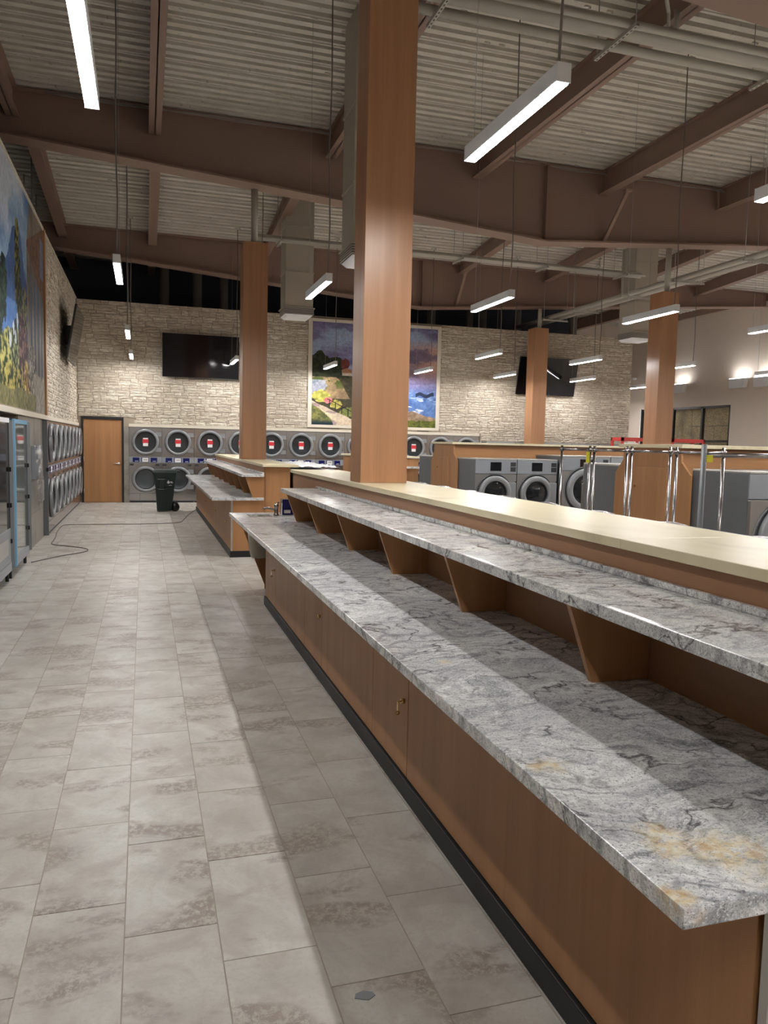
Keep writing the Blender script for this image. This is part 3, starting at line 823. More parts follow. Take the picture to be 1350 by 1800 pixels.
# rows behind the two counters
wc = make_washer('compact_washer', .645, 1.225, .70, .25)
MB().lathe_z((0, .35, 1.225), [(.14, 0), (.135, .018), (.10, .04), (.05, .053), (.001, .056)], 24).build('soap_lid', 'film', wc)
for i in range(9): place(wc, (2.96, 2.12+.65*i-.016, 0), math.pi/2, f'washer backing onto the near counter bulkhead, {ORD[i]} from the near end', 'washers behind the counters')
for i in range(10): place(wc, (2.82, 11.4+.65*i, 0), math.pi/2, f'washer backing onto the farther counter bulkhead, {ORD[i]} from the near end', 'washers behind the counters')
pf = MB(); rp = random.Random(9); NX, NY = 14, 34; vs = []
for j in range(NY+1):
    for i in range(NX+1): vs.append((2.16+i*.62/NX, 11.15+j*2.2/NY, 1.284+abs(rp.gauss(0, .012))+(.02 if 3 < i < 11 else 0)*abs(math.sin(j*.7))))
pf.add(vs, [(j*(NX+1)+i, j*(NX+1)+i+1, (j+1)*(NX+1)+i+1, (j+1)*(NX+1)+i) for j in range(NY) for i in range(NX)])
o = pf.build('plastic_sheet', 'white'); tag(o, 'crumpled white plastic sheet lying over the washer tops behind the farther counter', 'plastic')
md = o.modifiers.new('s', 'SOLIDIFY'); md.thickness = .002
# washers standing under the tilted television
wr = make_washer('tall_washer', .92, 1.80, .38, .36)
for i in range(5): place(wr, (9.88+.93*i, YB-.425, 0), 0, f'tall grey washer at the back wall under the tilted television, {ORD[i]} from the dryers', 'tall washers at the back wall')

# islands -------------------------------------------------------------------
def island(x0, x1, pts, yn, yf, capn, capf, door, nm):
    t_ = thing('island_bulkhead', (0, 0, 0), 0, f'cherry laminate island bulkhead with shaped end cabinet, {nm}', 'partition', 'bulkheads of the washer islands')
    e = MB().prism(pts, 'x', x0, x0+.025).build('end_cabinet', 'wood', t_, .002)
    MB().box(x0+.026, x1, yn, yf, 0, 1.672).build('long_panel', 'wood_x', t_)
    y0, y1, z1 = door
    d = MB().box(x0-.012, x0, y0, y1, .1, z1).build('cabinet_door', 'wood', e, .001)
    MB().tube([(x0-.012, y1-.05, 1.28), (x0-.028, y1-.05, 1.28)], .012, 10).build('cam_lock', 'brass', d)
    MB().box(x0-.03, x1, capn, capf, 1.675, 1.71).build('cream_cap', 'cream', t_, .003)['label'] = 'cream ledge on top'
island(4.85, 9.9, [(11.66, 0), (12.88, 0), (12.86, 1.38), (12.72, 1.55), (12.72, 1.673), (11.84, 1.673), (11.83, 1.54), (11.68, 1.40)], 11.86, 12.70, 11.80, 12.79, (12.0, 12.55, 1.455), 'far')
island(4.85, 9.0, [(6.02, 0), (7.25, 0), (7.23, 1.41), (7.10, 1.55), (7.10, 1.673), (6.18, 1.673), (6.17, 1.545), (6.03, 1.42)], 6.2, 7.08, 6.13, 7.15, (6.36, 6.91, 1.48), 'near')
# distant little counter seen beside the huge column
dc = thing('distant_counter', (0, 0, 0), 0, 'distant two-tier folding counter seen just right of the huge column', 'counter')
MB().box(4.9, 5.93, 16.52, 19.4, 0, 1.33).build('body', 'wood', dc)
MB().box(4.85, 5.97, 16.5, 19.45, 1.345, 1.385).build('cap_slab', 'cream', dc, .003)
MB().box(5.2, 5.88, 16.3, 16.52, 1.12, 1.16).build('granite_tier', 'granite', dc, .003)
MB().tube([(5.93, 16.42, 1.30), (5.95, 16.42, 1.26), (5.955, 16.42, .5), (5.955, 16.42, 0)], .03, 8).build('end_post', 'alu', dc)

# ------------------------------------------------------------------ laundry carts
def make_cart(w_, name='laundry_cart'):
    """hanging-bar cart, long side along local x, posts at x=0 and x=w_"""
    t_ = thing(name, (0, 0, 0), 0, None, 'cart', 'chrome laundry carts with hanging bars')
    for x in (0, w_):
        MB().tube([(x, 0, .14), (x, 0, 1.68)], .0125, 10).build('post', 'chrome', t_)
        MB().lathe_z((x, 0, 1.64), [(.001, -.02), (.02, -.018), (.024, 0), (.02, .018), (.001, .02)], 12).build('joint_ball', 'chrome', t_)
    MB().tube([(0, 0, 1.64), (w_, 0, 1.64)], .011, 10).build('hanging_bar', 'chrome', t_)
    bk = MB(); d = .26
    for z in (.2, .32, .44, .56, .70): bk.tube([(0, -d, z), (w_, -d, z), (w_, d, z), (0, d, z), (0, -d, z)], .004, 6)
    for i in range(9):
        x = w_*i/8
        for y in (-d, d): bk.tube([(x, y, .2), (x, y, .7)], .0025, 5)
        bk.tube([(x, -d, .2), (x, d, .2)], .0025, 5)
    bk.build('wire_basket', 'wiregrey', t_)
    for x in (.04, w_-.04):
        for y in (-.2, .2):
            MB().lathe_y((x, y-.015, .05), [(.001, 0), (.048, .002), (.05, .015), (.048, .028), (.001, .03)], 14).box(x-.006, x+.006, y-.02, y+.02, .06, .2).build('caster', 'black', t_)
    return t_
ct = make_cart(.515)
# carts stand in a line along the aisle, their bars running front to back
for i, (yy, lab) in enumerate(((6.39, 'chrome laundry cart farthest back in the aisle line, in front of the large washers'), (5.80, 'chrome laundry cart, second from the back, at the rear corner of the near island'), (5.22, 'chrome laundry cart in front of the lockable end cabinet'), (4.63, 'chrome laundry cart just right of the end cabinet, behind the thick post'))):
    o = place(ct, (4.0, yy, 0), math.pi/2, lab)
yt = MB().box(-.002, .012, -.02, .02, 0, .10); o = yt.build('yellow_tag', 'yellow'); o.location = (3.98, 6.40, 1.52); tag(o, 'yellow paper tag hanging on a cart post beside the large washer', 'tag', 'yellow tags on cart posts')
bc = thing('garment_rack', (3.06, 3.7, 0), 0, 'thick chrome rolling garment rack nearest to the counter at the right edge', 'rack')
for x in (0, 1.2):
    MB().tube([(x, 0, .1), (x, 0, 1.69)], .0155, 12).build('post', 'grey' if x == 0 else 'chrome', bc)
    MB().tube([(x, -.25, .1), (x, .25, .1)], .014, 10).build('foot_bar', 'chrome', bc)
    for y in (-.22, .22): MB().lathe_y((x, y-.015, .05), [(.001, 0), (.048, .002), (.05, .015), (.048, .028), (.001, .03)], 14).box(x-.008, x+.008, y-.01, y+.01, .06, .1).build('caster', 'black', bc)
MB().tube([(0, 0, 1.63), (1.2, 0, 1.635)], .0135, 12).build('hanging_bar', 'chrome', bc)
MB().tube([(0, -.0, .2), (1.2, 0, .2)], .012, 10).build('lower_bar', 'chrome', bc)
yt = MB().box(-.02, .02, -.022, -.016, 1.59, 1.63); o = yt.build('yellow_tag', 'yellow'); o.location = (3.085, 3.7, 0); tag(o, 'bright yellow tag tied to the bar of the thick chrome rack', 'tag', 'yellow tags on cart posts')

# ------------------------------------------------------------------ murals
def vnoise(x, y, seed=0):
    xi = np.floor(x).astype(int); yi = np.floor(y).astype(int); xf = x-xi; yf = y-yi
    def h(a, b): v = np.sin(a*127.1+b*311.7+seed*74.7)*43758.5453; return v-np.floor(v)
    u = xf*xf*(3-2*xf); v = yf*yf*(3-2*yf)
    return (h(xi, yi)*(1-u)+h(xi+1, yi)*u)*(1-v)+(h(xi, yi+1)*(1-u)+h(xi+1, yi+1)*u)*v
def fbm(x, y, seed=0, o=5):
    s = 0; a = .5; f_ = 1.
    for k in range(o): s = s+a*vnoise(x*f_, y*f_, seed+k*13); a *= .5; f_ *= 2.03
    return s/.97
def lerp(a, b, t_): t_ = np.clip(t_, 0, 1)[..., None]; return np.array(a)*(1-t_)+np.array(b)*t_
def sstep(a, b, x): t_ = np.clip((x-a)/(b-a), 0, 1); return t_*t_*(3-2*t_)
def over(c, col, m): m = np.clip(m, 0, 1)[..., None]; return c*(1-m)+np.array(col)*m if not isinstance(col, np.ndarray) or col.ndim == 1 else c*(1-m)+col*m
def paint_sea(u, v):
    n1 = fbm(u*5, v*7, 1); n2 = fbm(u*18, v*22, 2); n3 = fbm(u*50, v*60, 3)
    c = lerp((.25, .22, .38), (.40, .48, .66), sstep(.35, .65, fbm(u*3, v*8, 5)))
    warm = sstep(.5, 1, u)*sstep(.42, .6, v)*(1-sstep(.78, .9, v))
    c = over(c, lerp((.55, .30, .24), (.72, .48, .36), n2), warm*.85)
    c = over(c, (.16, .14, .27), sstep(.52, .66, n1)*.7*(v > .5))
    c = over(c, (.42, .45, .62), sstep(.6, .75, fbm(u*4, v*14, 9))*.5)
    # sea
    sea = lerp((.04, .10, .33), (.26, .40, .66), n2)
    sea = over(sea, (.75, .82, .92), sstep(.55, .7, fbm(u*14, v*40, 11))*(1-sstep(.22, .40, v)))
    sea = over(sea, (.35, .30, .48), sstep(.32, .44, v)*.8)
    c = over(c, sea, sstep(.0, .01, .44-v))
    # rock bar in the water
    c = over(c, (.03, .04, .07), ((np.abs(v-.33-.012*np.sin(u*60)) < .018) & (u > .83) & (u < .98))*.9)
    # headland
    hl = .44+.12*np.exp(-((u-.10)/.18)**2)+.03*n2
    c = over(c, lerp((.05, .05, .045), (.16, .13, .07), n3), (v < hl)*(u < .36)*sstep(0, .03, .36-u))
    trees = .60+.12*np.exp(-((u-.06)/.07)**2)+.07*np.exp(-((u-.2)/.05)**2)+.05*(n3-.5)-.4*sstep(.26, .34, u)
    c = over(c, lerp((.012, .022, .02), (.09, .10, .05), n3), (v < trees)*(v > .46))
    c = over(c, lerp((.12, .03, .03), (.25, .08, .06), n3), (((u-.255)/.035)**2+((v-.60)/.055)**2 < 1+.6*(n3-.5))*1.)
    c = over(c, (.42, .22, .14), ((np.abs(u-.27) < .04) & (v > .515) & (v < .545+.5*(.04-np.abs(u-.27))))*1.)
    c = over(c, (.55, .45, .36), ((np.abs(u-.27) < .036) & (v > .49) & (v < .517))*1.)
    # cliffs
    cl_ = (v < .47-.25*sstep(.18, .34, u)) & (v > .26) & (u < .34)
    cliff = lerp((.12, .08, .07), (.62, .46, .26), fbm(u*26-v*10, v*16, 21)); cliff = over(cliff, (.14, .18, .05), sstep(.52, .62, fbm(u*30, v*24, 22))*sstep(.3, .42, v))
    c = over(c, cliff, cl_*1.)
    c = over(c, lerp((.18, .24, .42), (.60, .66, .80), n3), ((u < .05+.10*n2) & (v > .30) & (v < .44))*.7)
    # flowers and bushes
    c = over(c, lerp((.20, .22, .04), (.80, .72, .22), n3), (((u-.07)/.07)**2+((v-.28)/.06)**2 < .8+.8*(n3-.3))*1.)
    c = over(c, lerp((.55, .12, .16), (.88, .40, .40), n3), (((u-.13)/.035)**2+((v-.24)/.03)**2 < 1+n3-.5)*1.)
    c = over(c, lerp((.22, .22, .05), (.72, .62, .20), n3), (((u-.19)/.05)**2+((v-.205)/.045)**2 < .9+n3-.5)*1.)
    c = over(c, lerp((.12, .16, .05), (.42, .42, .16), n3), (((u-.29)/.07)**2+((v-.13)/.05)**2 < .9+n3-.5)*1.)
    # path
    pc = .20-1.1*(u-.02)**1.0*.5; path = (v < .235-.55*u+.02*(n2-.5)) & (v > -.03+.16*np.clip(1-u/.17, 0, 1)**.6)
    pth = lerp((.55, .42, .36), (.90, .80, .58), fbm(u*9, v*18, 31)); pth = over(pth, (.36, .26, .30), sstep(.55, .62, fbm(u*11+v*8, v*30, 33))*.7)
    c = over(c, pth, path*(u < .36)*1.)
    gr = (v < .20*np.clip(1-u/.17, 0, 1)**.6+.02*(n3-.5))
    c = over(c, lerp((.03, .06, .05), (.45, .42, .14), n3), gr*1.)
    c = over(c, (.03, .06, .08), gr*sstep(0, .06, .07-v))
    for uu in (.14, .185, .235, .285, .335):
        c = over(c, (.03, .03, .03), ((np.abs(u-uu) < .0035) & (np.abs(v-(.24-.62*(uu-.1))) < .04))*1.)
    c = over(c, (.03, .03, .03), ((np.abs(v-(.27-.62*(u-.1))) < .004) & (u > .12) & (u < .36))*1.)
    # foreground rocks right
    rk = .16-.6*np.abs(u-.80)*.7
    rk2 = .11-.8*np.abs(u-.95)*.5
    c = over(c, lerp((.12, .08, .06), (.62, .46, .32), fbm(u*22, v*26, 41)), ((v < np.maximum(rk, rk2)+.012*n3) & (u > .45))*1.)
    c = over(c, lerp((.02, .05, .02), (.30, .30, .06), n3), ((v < .05+.035*n2) & (u > .40))*1.)
    f = fbm(u*90, v*80, 77, 4)[..., None]
    return np.clip(c, 0, 1)**1.18*(.62+.55*f)
def paint_garden(u, v):
    n1 = fbm(u*4, v*4, 51); n2 = fbm(u*16, v*14, 52); n3 = fbm(u*70, v*50, 53); n4 = fbm(u*34, v*26, 54)
    c = lerp((.10, .20, .40), (.36, .50, .66), sstep(.35, .7, n1))
    c = over(c, (.58, .62, .68), sstep(.5, .68, fbm(u*6, v*5, 55))*.8*sstep(.55, .85, v))
    mt = .84-1.6*np.abs(u-.50)+.09*(n2-.5); c = over(c, lerp((.03, .07, .22), (.10, .18, .36), n4), (v < mt)*1.)
    mt2 = .50+.16*np.sin(u*7+1)+.06*n2; c = over(c, lerp((.03, .07, .17), (.10, .17, .30), n4), (v < mt2)*.85)
    lake = (v < .42+.05*n2) & (u < .50); c = over(c, lerp((.04, .12, .36), (.16, .30, .58), n2), lake*1.)
    for (cx, cz, rx, rz, a, b) in ((.50, .62, .045, .24, (.008, .014, .008), (.30, .27, .06)), (.53, .48, .05, .20, (.006, .012, .01), (.12, .13, .06)), (.30, .46, .05, .16, (.005, .015, .015), (.04, .08, .05)), (.26, .40, .04, .22, (.004, .014, .014), (.04, .07, .05)), (.60, .40, .06, .20, (.02, .02, .015), (.24, .24, .12))):
        m = ((u-cx)/rx)**2+((v-cz)/rz)**2 < .55+1.7*(n4-.42)
        c = over(c, lerp(a, b, sstep(.35, .7, n3)), m*1.)
    c = over(c, (.015, .015, .012), ((np.abs(u-.515-.02*np.sin(v*9)) < .004) & (v < .6))*.9)
    c = over(c, (.015, .015, .012), ((np.abs(u-.285-.01*np.sin(v*12)) < .003) & (v < .45))*.9)
    # sunlit stone arcade at the right
    edge = .66+.05*sstep(.75, 1, v)
    st_ = lerp((.07, .055, .05), (.34, .29, .23), fbm(u*26, v*9, 61)); c = over(c, st_, (u > edge)*1.)
    for cx, w_ in ((.73, .018), (.80, .02), (.875, .022), (.945, .018)):
        ar = (np.abs(u-cx) < w_) & (v > .18) & (v < .60+.07*np.sqrt(np.clip(1-((u-cx)/w_)**2, 0, 1))); c = over(c, lerp((.02, .025, .045), (.10, .15, .24), sstep(.2, .6, v)), ar*1.)
    c = over(c, lerp((.04, .03, .025), (.30, .16, .10), n3), ((v > .70+.5*(.80-u)) & (u > .66) & (v < .80+.6*(u-.66)))*1.)
    c = over(c, lerp((.05, .12, .30), (.20, .26, .40), v), ((u > .93) & (v > .72) & (v < .93))*.8)
    # planting
    for (cx, cz, rx, rz, a, b) in ((.30, .16, .24, .16, (.01, .03, .012), (.50, .46, .14)), (.47, .24, .12, .14, (.02, .035, .02), (.36, .38, .18)), (.58, .24, .09, .20, (.05, .02, .03), (.28, .15, .14)), (.45, .07, .24, .12, (.01, .025, .01), (.48, .40, .10)), (.64, .10, .07, .14, (.12, .05, .02), (.70, .52, .16)), (.72, .20, .08, .16, (.06, .05, .045), (.36, .32, .26))):
        m = ((u-cx)/rx)**2+((v-cz)/rz)**2 < .7+1.3*(n4-.42)
        c = over(c, lerp(a, b, sstep(.4, .68, n3)), m*1.)
    for (cx, cz) in ((.43, .33), (.49, .38), (.38, .27), (.46, .30)): c = over(c, (.55, .62, .70), (((u-cx)/.016)**2+((v-cz)/.035)**2 < .7+1.6*(n3-.5))*1.)
    c = over(c, lerp((.10, .09, .075), (.42, .37, .30), n3), ((v < .13+.10*n2) & (u > .76))*1.)
    c = over(c, lerp((.02, .03, .02), (.34, .30, .12), n3), ((v < .06+.05*n2) & (u < .80))*1.)
    f = fbm(u*110, v*70, 78, 4)[..., None]
    return np.clip(c, 0, 1)*(.70+.5*f)
def print_panel(name, P0, U, V, nu, nv, fn, parent, th):
    mb = MB(); P0, U, V = Vector(P0), Vector(U), Vector(V)
    me = bpy.data.meshes.new(name)
    uu, vv = np.meshgrid(np.linspace(0, 1, nu), np.linspace(0, 1, nv))
    col = fn(uu, vv)
    P = np.array(P0)[None, None]+uu[..., None]*np.array(U)+vv[..., None]*np.array(V)
    vs = P.reshape(-1, 3); idx = np.arange(nu*nv).reshape(nv, nu)
    fs = np.stack([idx[:-1, :-1], idx[:-1, 1:], idx[1:, 1:], idx[1:, :-1]], -1).reshape(-1, 4)
    me.from_pydata(vs.tolist(), [], fs.tolist())
    at = me.color_attributes.new('Col', 'FLOAT_COLOR', 'POINT')
    rgba = np.concatenate([np.clip(col, 0, 1).reshape(-1, 3), np.ones((nu*nv, 1))], 1).astype(np.float32)
    at.data.foreach_set('color', rgba.ravel())
    me.materials.append(M['print']); o = bpy.data.objects.new(name, me); COL.objects.link(o); o.parent = parent
    return o
pm = thing('seaside_mural', (0, 0, 0), 0, 'large framed seaside painting with cliffs and sunset sky on the stone wall', 'painting')
MB().box(4.352, 7.985, YB-.028, YB-.001, 2.135, 4.925).build('backing_board', 'mortar', pm)
print_panel('painted_canvas', (4.36, YB-.031, 2.14), (3.62, 0, 0), (0, 0, 2.78), 460, 360, paint_sea, pm, .02)
for q in ((4.25, 4.36, 2.06, 5.0), (7.98, 8.09, 2.06, 5.0), (4.36, 7.98, 4.92, 5.0), (4.36, 7.98, 2.06, 2.14)):
    MB().box(q[0], q[1], YB-.055, YB-.001, q[2], q[3]).build('frame_moulding', 'ledge', pm, .004)
pl = thing('garden_mural', (0, 0, 0), 0, 'huge lakeside garden mural with mountain and stone arcade on the left wall', 'painting')
MB().box(XL+.001, XL+.028, 8.6, 14.2, 2.0, 5.03).build('backing_board', 'mortar', pl)
print_panel('painted_canvas', (XL+.03, 8.62, 2.02), (0, 5.56, 0), (0, 0, 3.0), 560, 300, paint_garden, pl, .02)
MB().box(XL+.001, XL+.06, 14.18, 14.31, 2.0, 5.05).build('frame_moulding', 'wood', pl)
MB().box(XL+.001, XL+.05, 8.5, 14.18, 5.02, 5.06).build('frame_moulding', 'ledge', pl)

# ------------------------------------------------------------------ televisions
def tv(loc, rz, tilt, label, reach):
    t_ = thing('television', loc, rz, label, 'television', 'wall mounted televisions')
    r = bpy.data.objects.new
    def place_(o): o.rotation_euler = (-tilt, 0, 0)
    b = MB().box(-.965, .965, -.02, .02, -.55, .55).build('casing', 'black', t_, .004)
    s = MB().box(-.955, .955, -.0215, -.0195, -.535, .54).build('screen', 'screen', b)
    b.rotation_euler = (tilt, 0, 0)
    MB().box(-.25, .25, .03, reach, -.2, .2).build('wall_bracket', 'black', t_)
    MB().tube([(.1, .03, -.5), (.1, .06, -.56), (.06, .07, -.60), (.12, .08, -.63)], .006, 6).build('loose_cable', 'cord', t_)
    return t_
tv((1.41, YB-.17, 3.79), 0, .05, 'black television on the stone wall, left of the second wood column', .12)
tv((11.41, YB-.215, 3.745), 0, .20, 'tilted television on the stone wall behind the farthest wood column', .165)
tv((XL+.235, 17.85, 3.76), math.pi/2, .17, 'television tilted down on the left stone wall near the corner', .19)

# ------------------------------------------------------------------ bin
bn = thing('wheeled_bin', (.44, 18.45, 0), 0, 'dark green wheeled refuse bin standing in the aisle before the dryers', 'bin')
def frus(mb, x0, x1, y0, y1, z0, X0, X1, Y0, Y1, z1):
    mb.add([(x0, y0, z0), (x1, y0, z0), (x1, y1, z0), (x0, y1, z0), (X0, Y0, z1), (X1, Y0, z1), (X1, Y1, z1), (X0, Y1, z1)],
           [(0, 3, 2, 1), (4, 5, 6, 7), (0, 1, 5, 4), (1, 2, 6, 5), (2, 3, 7, 6), (3, 0, 4, 7)]); return mb
b = MB(); frus(b, -.17, .15, -.25, .2, .03, -.20, .21, -.30, .27, .55); frus(b, -.205, .212, -.30, .27, .55, -.235, .25, -.33, .30, .89)
b.box(-.245, .26, -.34, .31, .87, .905); bo = b.build('body', 'bin', bn, .012)
l = MB(); frus(l, -.25, .27, -.35, .32, .906, -.21, .24, -.30, .28, .955); l.box(.26, .34, -.2, .2, .90, .93); l.build('lid', 'bin', bn, .012)
b = MB().box(-.175, .04, -.345, -.318, .50, .53).box(-.175, .04, -.352, -.325, .735, .755).box(-.12, -.02, -.347, -.32, .53, .735); b.build('front_ribs', 'bin', bn, .004)
MB().box(-.155, .0, -.357, -.3525, .74, .748).box(-.13, -.01, -.3495, -.3455, .515, .522).build('grip_highlight', 'panelgrey', bn)
for y in (-.16, .16): MB().lathe_y((.23, y-.03, .10), [(.001, 0), (.095, .004), (.1, .02), (.1, .045), (.095, .06), (.001, .06)], 20).build('wheel', 'black', bn)
MB().tube([(.23, -.17, .10), (.23, .17, .10)], .012, 8).build('axle', 'alu', bn)
lg = MB().lathe_y((.075, -.338, .675), [(.0005, 0), (.028, .0), (.028, .004)], 16).prism([(.06, .69), (.09, .69), (.075, .73)], 'y', -.338, -.334)
for q, (a, c) in enumerate(((.115, .16), (.115, .175))): lg.box(a, c, -.338, -.334, .685-.022*q, .695-.022*q)
lg.box(.08, .15, -.334, -.330, .607, .612); lg.build('white_logo', 'paper', bn)

# ------------------------------------------------------------------ vending machines
def vend(y0, y1, label, blue):
    t_ = thing('vending_machine', (-1.43, y0, 0), 0, label, 'vending machine', 'vending machines in the left alcove')
    L = y1-y0; H = 1.84
    MB().box(-.75, -.07, .03, L-.03, .12, H-.02).build('body', 'grey', t_, .01)
    MB().box(-.07, -.055, .12, L-.16, .70, H-.06).build('interior_panel', 'ringdark', t_)
    fr = MB().prism([(-.07, 0.0), (.0, 0.0), (.018, .03), (.018, .10), (-.0, .12), (-.07, .12)], 'z', .14, H)
    fr.build('near_door_trim', 'bluefilm' if blue else 'grey', t_)
    fr = MB().prism([(-.07, L-.17), (.0, L-.17), (.03, L-.12), (.02, L-.02), (-.02, L), (-.07, L)], 'z', .18, H-.02)
    fr.build('far_door_trim', 'grey', t_)
    MB().box(-.06, .005, .12, L-.17, H-.05, H).build('top_rail', 'bluefilm' if blue else 'white', t_)
    MB().box(-.06, .005, .12, L-.17, .14, .24).build('bottom_rail', 'panelgrey', t_)
    if blue:
        MB().box(-.012, -.006, .12, L-.17, .24, H-.05).build('glass_door', 'pane', t_)
        MB().box(-.04, -.035, .12, L-.17, .24, H-.05).build('mirror_panel', 'alu', t_)
    else:
        MB().box(-.012, -.006, .12, L-.17, .62, H-.05).build('glass_door', 'screen', t_)
        MB().box(-.06, 0, .12, L-.17, .24, .62).build('tray_panel', 'panelgrey', t_, .004)
        MB().box(0, .004, .3, L-.35, .34, .52).build('delivery_flap', 'alu', t_)
    for y in (.06, L-.08):
        MB().tube([(-.06, y, 0), (-.06, y, .14)], .02, 10).build('foot', 'black', t_)
        MB().tube([(-.6, y, 0), (-.6, y, .14)], .02, 10).build('foot', 'black', t_)
    for z in (.45, .85, 1.25): MB().box(.0, .02, L-.19, L-.175, z, z+.05).build('latch', 'black', t_)
    return t_
vend(8.05, 9.60, 'grey vending machine cut by the left edge of the picture', False)
vend(9.67, 10.98, 'vending machine with blue protective film on its near edge', True)
cb = thing('wall_change_machine', (XL+.012, 12.9, 0), 0, 'wall mounted machine wrapped in clear plastic between vending machines and dryers', 'machine')
MB().box(0, .055, -.35, .3, 1.0, 1.50).build('cabinet', 'panelgrey', cb, .006)
rp = random.Random(2); mb = MB(); vs = []
for j in range(13):
    for i in range(9):
        vs.append((.065+rp.uniform(0, .035)-(.02 if j > 10 else 0), -.40+i*.76/8, .62+j*.075))
mb.add(vs, [(j*9+i, j*9+i+1, (j+1)*9+i+1, (j+1)*9+i) for j in range(12) for i in range(8)]); mb.build('plastic_wrap', 'film', cb)
MB().box(.0, .06, .42, .62, .62, .95).box(.06, .065, .44, .60, .64, .77).box(.06, .065, .44, .60, .79, .93).build('side_box', 'alu', cb)
MB().box(0, .03, .36, .7, 1.42, 1.52).build('top_plate', 'grey', cb)

# ------------------------------------------------------------------ floor cable and scrap
pts = [(1.14, 18.567), (.93, 17.471), (.767, 16.345), (.613, 15.772), (-.083, 15.552), (-1.015, 15.548), (-1.40, 15.5), (-1.46, 15.157), (-1.446, 14.339), (-1.403, 13.703), (-1.381, 13.212), (-1.366, 12.759), (-1.243, 12.571), (-1.019, 12.375), (-.814, 12.104), (-.834, 11.795), (-1.129, 11.401), (-1.415, 10.9)]
def catm(P, n=6):
    P = [Vector((p[0], p[1], .007)) for p in P]; P = [P[0]]+P+[P[-1]]; out = []
    for i in range(1, len(P)-2):
        for k in range(n):
            t_ = k/n; a, b_, c, d = P[i-1:i+3]
            out.append(.5*((2*b_)+(-a+c)*t_+(2*a-5*b_+4*c-d)*t_*t_+(-a+3*b_-3*c+d)*t_**3))
    return out+[P[-2]]
o = MB().tube(catm(pts), .0065, 8).build('extension_cord', 'cord'); tag(o, 'dark grey extension cord looping over the aisle floor to the dryers', 'cord')
o = MB().prism([(.593, 2.088), (.60, 2.105), (.625, 2.112), (.652, 2.10), (.656, 2.085), (.632, 2.07), (.612, 2.078)], 'z', .0006, .003).build('tape_scrap', 'panelgrey')
tag(o, 'small torn grey scrap lying on the floor in the foreground', 'scrap')

# ------------------------------------------------------------------ ducts and pipes
def sqduct(x0, x1, y0, y1, zb, zt, label, coll=True):
    t_ = thing('square_duct', ((x0+x1)/2, (y0+y1)/2, zb), 0, label, 'duct', 'square supply ducts with louvred outlets')
    a, b = (x1-x0)/2, (y1-y0)/2; H = zt-zb
    MB().box(-a, a, -b, b, .14, H).build('duct_shaft', 'duct', t_, .004)
    for z in (.9, 1.9): MB().box(-a-.012, a+.012, -b-.012, b+.012, z, z+.03).build('seam_flange', 'duct', t_)
    MB().box(-a-.01, a+.01, -b-.01, b+.01, 0, .14).build('outlet_box', 'louvre', t_)
    lv_ = MB()
    for i in range(4): lv_.box(-a-.02, a+.02, -b-.02, b+.02, .012+i*.033, .022+i*.033)
    lv_.build('louvre_blades', 'galv', t_)
    MB().box(-a-.04, a+.04, -b-.04, b+.04, .14, .155).build('collar', 'duct', t_)
    fr = MB(); frus(fr, -a*.8, a*.8, -b*.8, b*.8, -.06, -a, a, -b, b, 0); fr.build('bottom_diffuser', 'white', t_)
    return t_
sqduct(2.975, 3.60, 17.25, 17.87, 4.47, 7.0, 'square beige duct hanging between the second and the huge wood columns')
sqduct(12.05, 12.70, 17.5, 18.14, 4.54, 6.9, 'square beige duct hanging behind the right wood column')
sqduct(2.60, 3.2, 10.0, 10.6, 4.1, 7.2, 'square duct mostly hidden behind the huge wood column')

def pipes(name, label, runs, hangers, axis):
    t_ = thing(name, (0, 0, 0), 0, label, 'pipes', 'conduit runs hung below the roof')
    for (a, b, r) in runs:
        MB().tube([a, b], r, 16).build('conduit', 'galv', t_)
    for (p0, p1, zt) in hangers:
        s = MB(); A, B = Vector(p0), Vector(p1)
        if axis == 'x':
            s.box(A.x-.02, A.x+.02, A.y, B.y, A.z-.04, A.z-.036)
            s.box(A.x-.022, A.x-.018, A.y, B.y, A.z-.04, A.z); s.box(A.x+.018, A.x+.022, A.y, B.y, A.z-.04, A.z)
        else:
            s.box(A.x, B.x, A.y-.02, A.y+.02, A.z-.04, A.z-.036)
            s.box(A.x, B.x, A.y-.022, A.y-.018, A.z-.04, A.z); s.box(A.x, B.x, A.y+.018, A.y+.022, A.z-.04, A.z)
        h_ = s.build('strut_channel', 'galv', t_)
        sl = MB()
        L = (B-A).length; n_ = int(L/.075)
        for i in range(n_):
            q = A+(B-A)*((i+.5)/n_)
            if axis == 'x': sl.box(q.x-.008, q.x+.008, q.y-.018, q.y+.018, q.z-.0412, q.z-.0401)
            else: sl.box(q.x-.018, q.x+.018, q.y-.008, q.y+.008, q.z-.0412, q.z-.0401)
        sl.build('strut_slots', 'ringdark', h_)
        for q in (A+(B-A)*.04, A+(B-A)*.96): MB().tube([(q.x, q.y, q.z-.03), (q.x, q.y, zt-.01)], .006, 6).build('threaded_rod', 'wiregrey', t_)
Z = 6.3
pipes('conduit_run', 'three fat grey conduits crossing the top right under the nearest bay', [((.5, 7.83, Z+.045), (14, 7.83, Z+.045), .045), ((.5, 8.06, Z+.095), (14, 8.06, Z+.095), .095), ((.5, 8.33, Z+.055), (14, 8.33, Z+.055), .055)],
      [((x, 7.69, Z), (x, 8.52, Z), deck_z(8)) for x in (.9, 3.03, 5.16, 7.42, 9.6, 11.8)], 'x')
Z = 5.9
